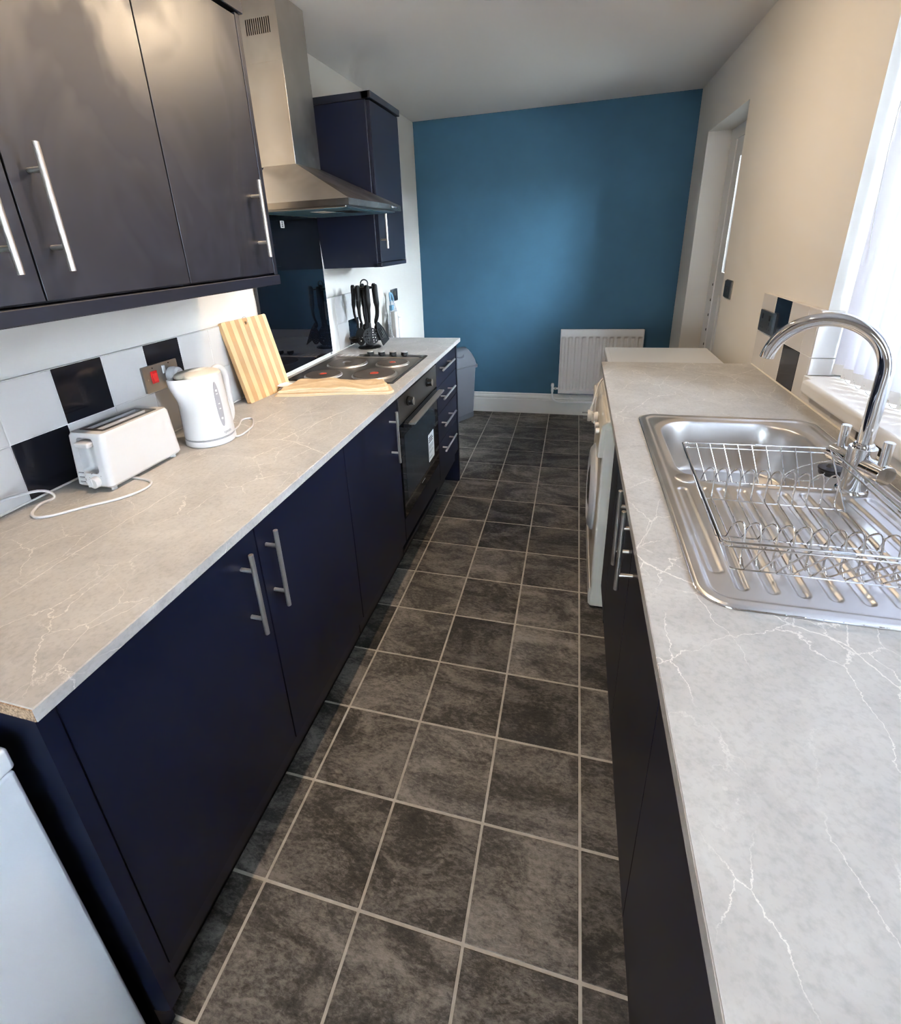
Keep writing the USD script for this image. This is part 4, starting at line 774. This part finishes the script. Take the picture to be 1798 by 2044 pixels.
# ---------------------------------------------------------------- sink: one pressed sheet with bowl and grooved drainer
sk_ = Thing('sink', 'stainless steel inset sink with bowl and grooved drainer', 'sink', (1.7, 0.56, H))
def sd_rrect(x, y, x0, x1, y0, y1, r):
    cx, cy = (x0 + x1) / 2, (y0 + y1) / 2; qx = np.abs(x - cx) - (x1 - x0) / 2 + r; qy = np.abs(y - cy) - (y1 - y0) / 2 + r
    return np.hypot(np.maximum(qx, 0), np.maximum(qy, 0)) + np.minimum(np.maximum(qx, qy), 0) - r
def sink_z(x, y):
    do = -sd_rrect(x, y, SX0, SX1, SY0, SY1, 0.055)                    # distance in from the outline
    z = H + 0.0008 + 0.0042 * smoothstep(0, 0.006, do) - 0.0034 * smoothstep(0.018, 0.026, do)
    inner = -sd_rrect(x, y, SX0 + 0.020, SX1 - 0.020, SY0 + 0.020, SY1 - 0.020, 0.045)
    db = -sd_rrect(x, y, BX0, BX1, BY0, BY1, 0.105)
    # drainer falls to the bowl; grooves with round ends, fanned a little
    dz = 0
    for k in range(10):
        xa, xb = 1.545 + k * 0.0395, 1.532 + k * 0.0430
        ya, yb = 0.512 - 0.0 * k, 0.158
        if k == 9: ya = 0.47
        tt = np.clip((y - yb) / (ya - yb), 0, 1); xc = xb + (xa - xb) * tt
        d = np.hypot(x - xc, y - np.clip(y, yb, ya)); dz = np.maximum(dz, 1 - smoothstep(0.0045, 0.0105, d))
    z = z - 0.0042 * dz * smoothstep(0.0, 0.01, inner)
    # narrow trough along the left side of the drainer, below the tap-hole cover
    d = np.hypot(x - 1.503, y - np.clip(y, 0.20, 0.50)); z = z - 0.003 * (1 - smoothstep(0.006, 0.012, d))
    lip = smoothstep(-0.018, 0.010, db)
    wall = smoothstep(0.002, 0.040, db)
    z = z - 0.006 * lip - 0.145 * wall - 0.006 * smoothstep(0.04, 0.2, db)
    return z
gx = np.unique(np.round(np.r_[np.linspace(SX0, SX1, 190)], 5)); gy = np.unique(np.round(np.r_[np.linspace(SY0, SY1, 330)], 5))
Xs, Ys = np.meshgrid(gx, gy, indexing='ij')
# square grid pulled on to the rounded outline
def pull(x, y):
    r = 0.055
    for cx, sx in ((SX0 + r, -1), (SX1 - r, 1)):
        for cy, sy in ((SY0 + r, -1), (SY1 - r, 1)):
            dx, dy = (x - cx) * sx, (y - cy) * sy; k = (dx > 0) & (dy > 0)
            mx = np.maximum(dx, dy); h = np.hypot(dx, dy) + 1e-9; f = mx / h
            x = np.where(k, cx + sx * dx * f, x); y = np.where(k, cy + sy * dy * f, y)
    return x, y
Xp, Yp = pull(Xs, Ys)
ssurf = sheet(np.stack([Xp, Yp, sink_z(Xp, Yp)], -1))
ring = np.vstack([np.c_[Xp[:, 0], Yp[:, 0]], np.c_[Xp[-1, 1:], Yp[-1, 1:]], np.c_[Xp[-2::-1, -1], Yp[-2::-1, -1]], np.c_[Xp[0, -2:0:-1], Yp[0, -2:0:-1]]])
sk_.part('basin', ssurf, 'steel_sink', smooth=True)
sk_.part('rolled_edge', tube(np.c_[ring[::3], np.full(len(ring[::3]), H + 0.0014)], 0.0017, 8, closed=True), 'chrome')
sk_.part('waste', cat(lathe([(0.0, 0.0), (0.014, 0.0), (0.016, 0.002), (0.034, 0.004), (0.037, 0.003), (0.036, 0.0), (0.034, 0.0)], (1.694, 0.765, H - 0.1575), 36)), 'chrome')
sk_.part('tap_hole_cover', lathe([(0, 0.006), (0.019, 0.0055), (0.0225, 0.003), (0.023, 0.0), (0, 0)], (1.518, 0.556, H + 0.0005), 40), 'steel_sink', label='round blanking cover opposite the tap')

# ---------------------------------------------------------------- tap
TB = np.array([1.843, 0.553]); ta = Thing('tap', 'chrome swan-neck mixer tap with two lever valves', 'tap', (TB[0], TB[1], H))
ta.part('base', lathe([(0, 0), (0.0285, 0), (0.030, 0.002), (0.029, 0.006), (0.0255, 0.009), (0, 0.009)], (TB[0], TB[1], H + 0.0015), 40), 'chrome')
ta.part('body', lathe([(0, 0), (0.0240, 0), (0.0245, 0.001), (0.0245, 0.094), (0.0235, 0.095), (0, 0.095)], (TB[0], TB[1], H + 0.010), 48), 'chrome')
ph_ = 2.66; dr = np.array([math.cos(ph_), math.sin(ph_), 0]); zc_, Rn = 1.197, 0.1015
sp_pts = [np.r_[TB, z] for z in np.linspace(1.035, zc_, 14)[:-1]] + [np.r_[TB, zc_] + dr * Rn * (1 - math.cos(q)) + np.array([0, 0, Rn * math.sin(q)]) for q in np.linspace(0, 3.02, 48)]
ta.part('spout', cat(tube(np.array(sp_pts), 0.0140, 24), lathe([(0, 0), (0.0185, 0), (0.0185, 0.006), (0.016, 0.009), (0, 0.009)], (TB[0], TB[1], 1.0435), 32)), 'chrome', smooth=50)
e1, e0 = np.array(sp_pts[-1]), np.array(sp_pts[-3]); dd_ = (e1 - e0) / np.linalg.norm(e1 - e0)
ta.part('aerator', cyl(e1 - dd_ * 0.001, e1 + dd_ * 0.0012, 0.0105, 24), 'dark_grey_plastic')
vd = np.array([0.30, -0.95, 0]); vd /= np.linalg.norm(vd)
for s, z in ((1, 1.006), (-1, 1.006)):
    a0, a1 = np.r_[TB, z] + vd * s * 0.018, np.r_[TB, z] + vd * s * 0.066
    vp = ta.part('valve', cat(cyl(a0, a1, 0.0205, 36, bevel=0.0012), cyl(a1 - vd * s * 0.0285, a1 - vd * s * 0.0275, 0.0209, 36)), 'chrome')
    q = np.r_[TB, z] + vd * s * 0.052
    ta.part('lever', cyl(q + [0, 0, 0.016], q + [0, 0, 0.068], 0.0088, 24, r2=0.0092, bevel=0.001), 'chrome', under=vp)
pl_ = Thing('sink_plug', 'black rubber sink plug on a fine ball chain behind the tap', 'plug', (1.838, 0.635, H))
pl_.part('stopper', lathe([(0, 0), (0.021, 0), (0.0225, 0.004), (0.0225, 0.010), (0.0245, 0.012), (0.0245, 0.016), (0.010, 0.018), (0.006, 0.024), (0, 0.025)], (1.835, 0.634, H + 0.003), 32), 'rubber')
cpts = smooth_path([(1.833, 0.585, 1.003), (1.80, 0.60, 0.985), (1.765, 0.615, 0.962), (1.735, 0.60, 0.944), (1.76, 0.585, 0.9425), (1.80, 0.60, 0.944), (1.832, 0.63, 0.962)], 90)
pl_.part('ball_chain', cat([trimesh.creation.icosphere(1, 0.0014).apply_translation(p) for p in cpts[::1]]), 'chrome', kind='stuff')

# ---------------------------------------------------------------- wire dish rack
dk = Thing('dish_rack', 'chrome wire dish rack standing on the sink drainer', 'dish rack', (1.62, 0.3, H))
zr, zb_ = 1.060, 0.9495
A_, B_, C_, D_ = (1.484, 0.482, zr), (1.757, 0.491, zr), (1.752, 0.095, zr), (1.470, 0.095, zr)
def corner_path(P, r=0.012, closed=True):
    P = [np.array(p, float) for p in P]; out = []; n = len(P)
    for i in range(n):
        if not closed and i in (0, n - 1): out.append(P[i]); continue
        a, b, c = P[i - 1], P[i], P[(i + 1) % n]; u1 = (a - b) / np.linalg.norm(a - b); u2 = (c - b) / np.linalg.norm(c - b)
        for t in np.linspace(0, 1, 6): out.append((1 - t) ** 2 * (b + u1 * r) + 2 * t * (1 - t) * b + t ** 2 * (b + u2 * r))
    return np.array(out)
dk.part('rim_wire', tube(corner_path([A_, B_, C_, D_]), 0.0019, 8, closed=True), 'wire_chrome')
dk.part('rim_wire', tube(corner_path([np.array(p) + [0, 0, -0.009] + np.array([0.0025 if p[0] < 1.6 else -0.0025, 0.003 if p[1] < 0.2 else -0.003, 0]) for p in (A_, B_, C_, D_)]), 0.0015, 8, closed=True), 'wire_chrome')
dk.part('joint_sleeve', cyl((1.622, 0.4865, zr), (1.634, 0.4868, zr), 0.0032, 10), 'wire_chrome')
dk.part('joint_sleeve', cyl((1.605, 0.095, zr - 0.001), (1.632, 0.095, zr - 0.001), 0.0034, 10), 'wire_chrome')
dk.part('base_wire', tube(corner_path([(1.528, 0.446, zb_), (1.785, 0.440, zb_), (1.768, 0.192, zb_), (1.520, 0.194, zb_)]), 0.0016, 8, closed=True), 'wire_chrome')
for (p, q) in ((A_, (1.528, 0.446, zb_)), (D_, (1.520, 0.194, zb_)), (B_, (1.785, 0.440, zb_)), (C_, (1.768, 0.192, zb_))):
    dk.part('corner_wire', tube(np.array([p, q], float), 0.0015, 8), 'wire_chrome')
nH = 10
for k in range(nH):
    f = k / (nH - 1)
    xa, xb = 1.548 + f * 0.221, 1.540 + f * 0.215
    pitch = 0.0245
    # far hoop, floor run and near hoop are one bent wire
    far = [(xa, 0.446, zb_ + 0.002), (xa, 0.450, 0.985), (xa - 0.001, 0.452, 1.004), (xa - 0.006, 0.456, 1.017), (xa - 0.013, 0.459, 1.012), (xa - 0.019, 0.461, 0.996), (xa - pitch + 0.002, 0.462, 0.983)]
    near = [(xb, 0.207, zb_ + 0.002), (xb, 0.212, 0.985), (xb - 0.001, 0.214, 1.012), (xb - 0.006, 0.219, 1.026), (xb - 0.013, 0.223, 1.021), (xb - 0.019, 0.226, 1.003), (xb - pitch + 0.002, 0.228, 0.990)]
    dk.part('plate_hoop', cat(tube(smooth_path(far, 28), 0.0016, 8), tube(smooth_path(near, 28), 0.0016, 8), tube(np.array([far[0], near[0]]), 0.0015, 8)), 'wire_chrome')
    # near end: zigzag up to the rim
    xn = 1.487 + f * 0.25
    dk.part('zigzag_wire', tube(corner_path([(xb, 0.207, zb_ + 0.014), (xb + 0.0035, 0.199, zb_ - 0.002), (min(xn + 0.040, 1.75), 0.097, zr - 0.004)], 0.008, closed=False), 0.0014, 8), 'wire_chrome')
    xt = 1.484 + (k + 1.0) / nH * 0.262
    if k < nH - 1: dk.part('end_wire', tube(np.array([(xt, 0.4845, zr), (xa - pitch / 2, 0.462, 0.984)]), 0.0012, 8), 'wire_chrome')
dk.part('hoop_rail', tube(np.array([(1.522, 0.462, 0.983), (1.765, 0.462, 0.983)]), 0.0016, 8), 'wire_chrome')
dk.part('hoop_rail', tube(np.array([(1.500, 0.228, 0.990), (1.745, 0.228, 0.990)]), 0.0016, 8), 'wire_chrome')
for k in range(5):
    t = (k + 0.5) / 5
    dk.part('side_wire', tube(np.array([np.array(A_) * (1 - t) + np.array(D_) * t, np.array([1.528, 0.446, zb_]) * (1 - t) + np.array([1.520, 0.194, zb_]) * t]), 0.0012, 8), 'wire_chrome') if k in (1, 3) else None

# ---------------------------------------------------------------- washing machine under the worktop, with the hanging plug
WX, W0, W1, WT = 1.376, 1.200, 1.795, 0.850
wm = Thing('washing_machine', 'white front-loading washing machine under the right worktop', 'washing machine', (1.65, 1.5, 0))
wm.part('body', rbox(WX, 1.93, W0, W1, 0.012, WT - 0.03, 0.010), 'cream_plastic')
wm.part('worktop_lid', rbox(WX + 0.012, 1.93, W0, W1, WT - 0.03, WT, 0.012), 'cream_plastic')
fsc = wm.part('control_panel', hull_pts(rounded_slab(WX - 0.016, WX + 0.06, W0 + 0.002, W1 - 0.002, 0.70, 0.008), rounded_slab(WX - 0.010, WX + 0.06, W0 + 0.002, W1 - 0.002, 0.826, 0.008), rounded_slab(WX + 0.006, WX + 0.06, W0 + 0.004, W1 - 0.004, 0.840, 0.008)), 'cream_plastic')
wm.part('programme_dial', cat(cyl((WX - 0.012, 1.405, 0.788), (WX - 0.030, 1.405, 0.788), 0.026, 32, r2=0.024, bevel=0.003), bev(WX - 0.036, WX - 0.028, 1.402, 1.408, 0.768, 0.808, 0.002)), 'cream_plastic', under=fsc)
for y, z in ((1.305, 0.792), (1.240, 0.792)): wm.part('knob', cat(cyl((WX - 0.012, y, z), (WX - 0.028, y, z), 0.0135, 24, r2=0.0125, bevel=0.002)), 'cream_plastic', under=fsc)
wm.part('detergent_drawer', rbox(WX - 0.020, WX + 0.02, 1.60, 1.785, 0.730, 0.822, 0.006), 'cream_plastic', under=fsc)
dc = (1.497, 0.435)
def ring_x(prof, y, z, n=48):
    m = trimesh.creation.revolve(np.array(prof, float), sections=n); v = np.array(m.vertices); f = m.faces
    return trimesh.Trimesh(np.c_[-v[:, 2], y + v[:, 0], z + v[:, 1]], f[:, ::-1], process=False)
dpw = wm.part('door', ring_x([(0.135, -WX + 0.018), (0.15, -WX + 0.026), (0.172, -WX + 0.022), (0.192, -WX + 0.008), (0.195, -WX - 0.002), (0.130, -WX - 0.002), (0.135, -WX + 0.018)], *dc), 'white_plastic')
wm.part('door_glass', ring_x([(0, -WX + 0.030), (0.06, -WX + 0.027), (0.11, -WX + 0.018), (0.136, -WX + 0.006), (0.136, -WX), (0, -WX)], *dc), 'window_dark', under=dpw)
wm.part('kick_panel', rbox(WX - 0.004, WX + 0.02, W0 + 0.004, W1 - 0.004, 0.020, 0.105, 0.004), 'cream_plastic')
for y in (W0 + 0.05, W1 - 0.05): wm.part('foot', cyl((WX + 0.05, y, 0), (WX + 0.05, y, 0.014), 0.018, 18), 'black_plastic')
hp_ = Thing('mains_plug', 'cream three-pin plug hanging on its cord over the washing machine front', 'plug', (1.335, 1.50, 0.76))
hp_.part('shell', cat(hull_pts(*[np.c_[np.full(24, x), 1.497 + w * np.cos(np.linspace(0, 6.28, 24)), 0.766 + h * np.sin(np.linspace(0, 6.28, 24))] for x, w, h in ((1.326, 0.024, 0.024), (1.334, 0.0255, 0.0255), (1.344, 0.021, 0.022), (1.349, 0.014, 0.015))])), 'cream_plastic')
hp_.part('pins', cat(bev(1.304, 1.327, 1.494, 1.500, 0.776, 0.7800, 0.0005), bev(1.308, 1.327, 1.483, 1.4895, 0.7555, 0.7595, 0.0005), bev(1.308, 1.327, 1.5045, 1.511, 0.7555, 0.7595, 0.0005)), 'dark_steel')
hp_.part('cord_grip', cyl((1.338, 1.497, 0.786), (1.342, 1.497, 0.815), 0.006, 14, r2=0.0045), 'cream_plastic')
hp_.part('cord', tube(smooth_path([(1.342, 1.497, 0.812), (1.350, 1.505, 0.845), (1.362, 1.55, 0.880), (1.385, 1.62, 0.895), (1.42, 1.68, 0.890), (1.46, 1.71, 0.870), (1.50, 1.72, 0.862)], 50), 0.0042, 12), 'cream_plastic')
ap = Thing('undercounter_appliance', 'white low appliance with glossy top beyond the end of the right worktop', 'appliance', (1.69, 2.1, 0))
AX, A0_, A1_, AZ = 1.425, 1.803, 2.388, 0.878
ap.part('body', rbox(AX + 0.012, 1.945, A0_ + 0.006, A1_ - 0.006, 0.012, AZ - 0.036, 0.010), 'appliance_white')
ap.part('top', rbox(AX, 1.955, A0_, A1_, AZ - 0.035, AZ, 0.006), 'appliance_white')
ap.part('top_inset', bev(AX + 0.02, 1.935, A0_ + 0.02, A1_ - 0.02, AZ - 0.001, AZ + 0.001, 0.0006), 'appliance_white')
ap.part('front_grille', cat([bev(AX + 0.008, AX + 0.016, A0_ + 0.03, A1_ - 0.03, z, z + 0.005, 0.001) for z in (0.805, 0.815, 0.825, 0.835)]), 'mark_grey')
ap.part('foot', cat([cyl((AX + 0.06, y, 0), (AX + 0.06, y, 0.014), 0.018, 18) for y in (A0_ + 0.05, A1_ - 0.05)] + [cyl((1.90, y, 0), (1.90, y, 0.014), 0.018, 18) for y in (A0_ + 0.05, A1_ - 0.05)]), 'black_plastic')

# ---------------------------------------------------------------- right wall fittings
s2 = Thing('wall_socket', 'black nickel double socket on the right wall tiles beside the tap', 'socket', (XT, 1.66, 1.128))
s2.part('plate', ext_x(rrect(1.588, 1.735, 1.088, 1.170, 0.005), XT - 0.009, XT), 'plate_grey', smooth=False)
for y in (1.622, 1.700):
    s2.part('switch', bev(XT - 0.0125, XT - 0.009, y - 0.006, y + 0.006, 1.138, 1.158, 0.001), 'black_plastic')
    s2.part('pin_hole', cat(bev(XT - 0.0096, XT - 0.0089, y - 0.003, y + 0.003, 1.120, 1.131, 0.0002), bev(XT - 0.0096, XT - 0.0089, y - 0.016, y - 0.008, 1.102, 1.107, 0.0002), bev(XT - 0.0096, XT - 0.0089, y + 0.008, y + 0.016, 1.102, 1.107, 0.0002)), 'black_plastic')
s3 = Thing('light_switch', 'dark grey light switch on the right wall beside the back door', 'switch', (XR, 2.345, 1.19))
s3.part('plate', ext_x(rrect(2.292, 2.402, 1.148, 1.228, 0.006), XR - 0.010, XR), 'plate_grey', smooth=False)
s3.part('edge', ext_x(rrect(2.287, 2.407, 1.143, 1.233, 0.008), XR - 0.004, XR), 'plate_edge', smooth=False)
s3.part('rocker', bev(XR - 0.014, XR - 0.010, 2.33, 2.355, 1.175, 1.203, 0.001), 'plate_grey')

# ---------------------------------------------------------------- vertical blind
vb = Thing('vertical_blind', 'white vertical blind hanging in the kitchen window reveal', 'blind', (XR + 0.07, 0.6, 1.06))
vb.part('head_rail', bev(XR + 0.050, XR + 0.090, WY0 + 0.01, WY1 - 0.012, 2.085, 2.125, 0.003), 'upvc')
bx = XR + 0.072; ang = math.radians(35); SL, SP_ = 0.089, 0.060
ys_ = np.arange(1.190, WY0 + 0.03, -SP_)
chain = []
for k, y in enumerate(ys_):
    d = np.array([math.sin(ang), math.cos(ang)]) * SL / 2
    zt_, zb2 = 2.085, 1.034
    curve = np.linspace(-1, 1, 7); bow = 0.0035 * (1 - curve ** 2)
    px = bx - d[0] * curve - bow * math.cos(ang); py = y + d[1] * curve
    Vs = np.stack([np.stack([px, py, np.full(7, z)], -1) for z in (zb2, 1.5, zt_)], 0)
    Ns = np.zeros_like(Vs); Ns[..., 0] = -math.cos(ang); Ns[..., 1] = -math.sin(ang)
    slp = vb.part('slat', shell(Vs, Ns, 0.0006), 'blind_fabric', smooth=40)
    vb.part('weight', bev(-0.001, 0.001, -SL / 2 + 0.003, SL / 2 - 0.003, zb2 - 0.0005, zb2 + 0.032, 0.0004).apply_transform(trimesh.transformations.rotation_matrix(ang, [0, 0, 1])).apply_translation([bx - 0.0035, y, 0]), 'upvc', under=slp)
    if k: 
        for sgn in (-1,):
            p0 = np.array([bx - d[0] * sgn * -0.9, ys_[k - 1] + d[1] * sgn * 0.9]); p1 = np.array([bx - d[0] * sgn * -0.9, y + d[1] * sgn * 0.9])
            t = np.linspace(0, 1, 12); chain += [np.r_[p0 * (1 - q) + p1 * q, zb2 + 0.012 - 0.018 * 4 * q * (1 - q)] for q in t]
vb.part('bead_chain', cat([trimesh.creation.icosphere(0, 0.0016).apply_translation(p) for p in chain]), 'white_plastic', kind='stuff')
vb.part('pull_cord', tube(smooth_path([(XR + 0.045, WY1 - 0.03, 2.09), (XR + 0.040, WY1 - 0.02, 1.8), (XR + 0.048, WY1 - 0.018, 1.5), (XR + 0.058, WY1 - 0.025, 1.36)], 40), 0.0012, 6), 'white_plastic')

# ---------------------------------------------------------------- white fridge beside the left run
fr = Thing('fridge', 'white under-counter fridge in the near left corner', 'fridge', (0.3, -0.6, 0))
fr.part('body', rbox(0.03, 0.485, -0.862, -0.312, 0.02, 0.845, 0.008), 'appliance_white')
fr.part('door', rbox(0.490, 0.545, -0.862, -0.312, 0.045, 0.838, 0.006), 'appliance_white')
fr.part('top', rbox(0.03, 0.548, -0.864, -0.310, 0.842, 0.880, 0.006), 'appliance_white')
fr.part('hinge', bev(0.48, 0.535, -0.345, -0.315, 0.028, 0.043, 0.003), 'appliance_white')
fr.part('foot', cat([cyl((x, y, 0), (x, y, 0.03), 0.016, 18) for x in (0.09, 0.46) for y in (-0.82, -0.35)]), 'black_plastic')
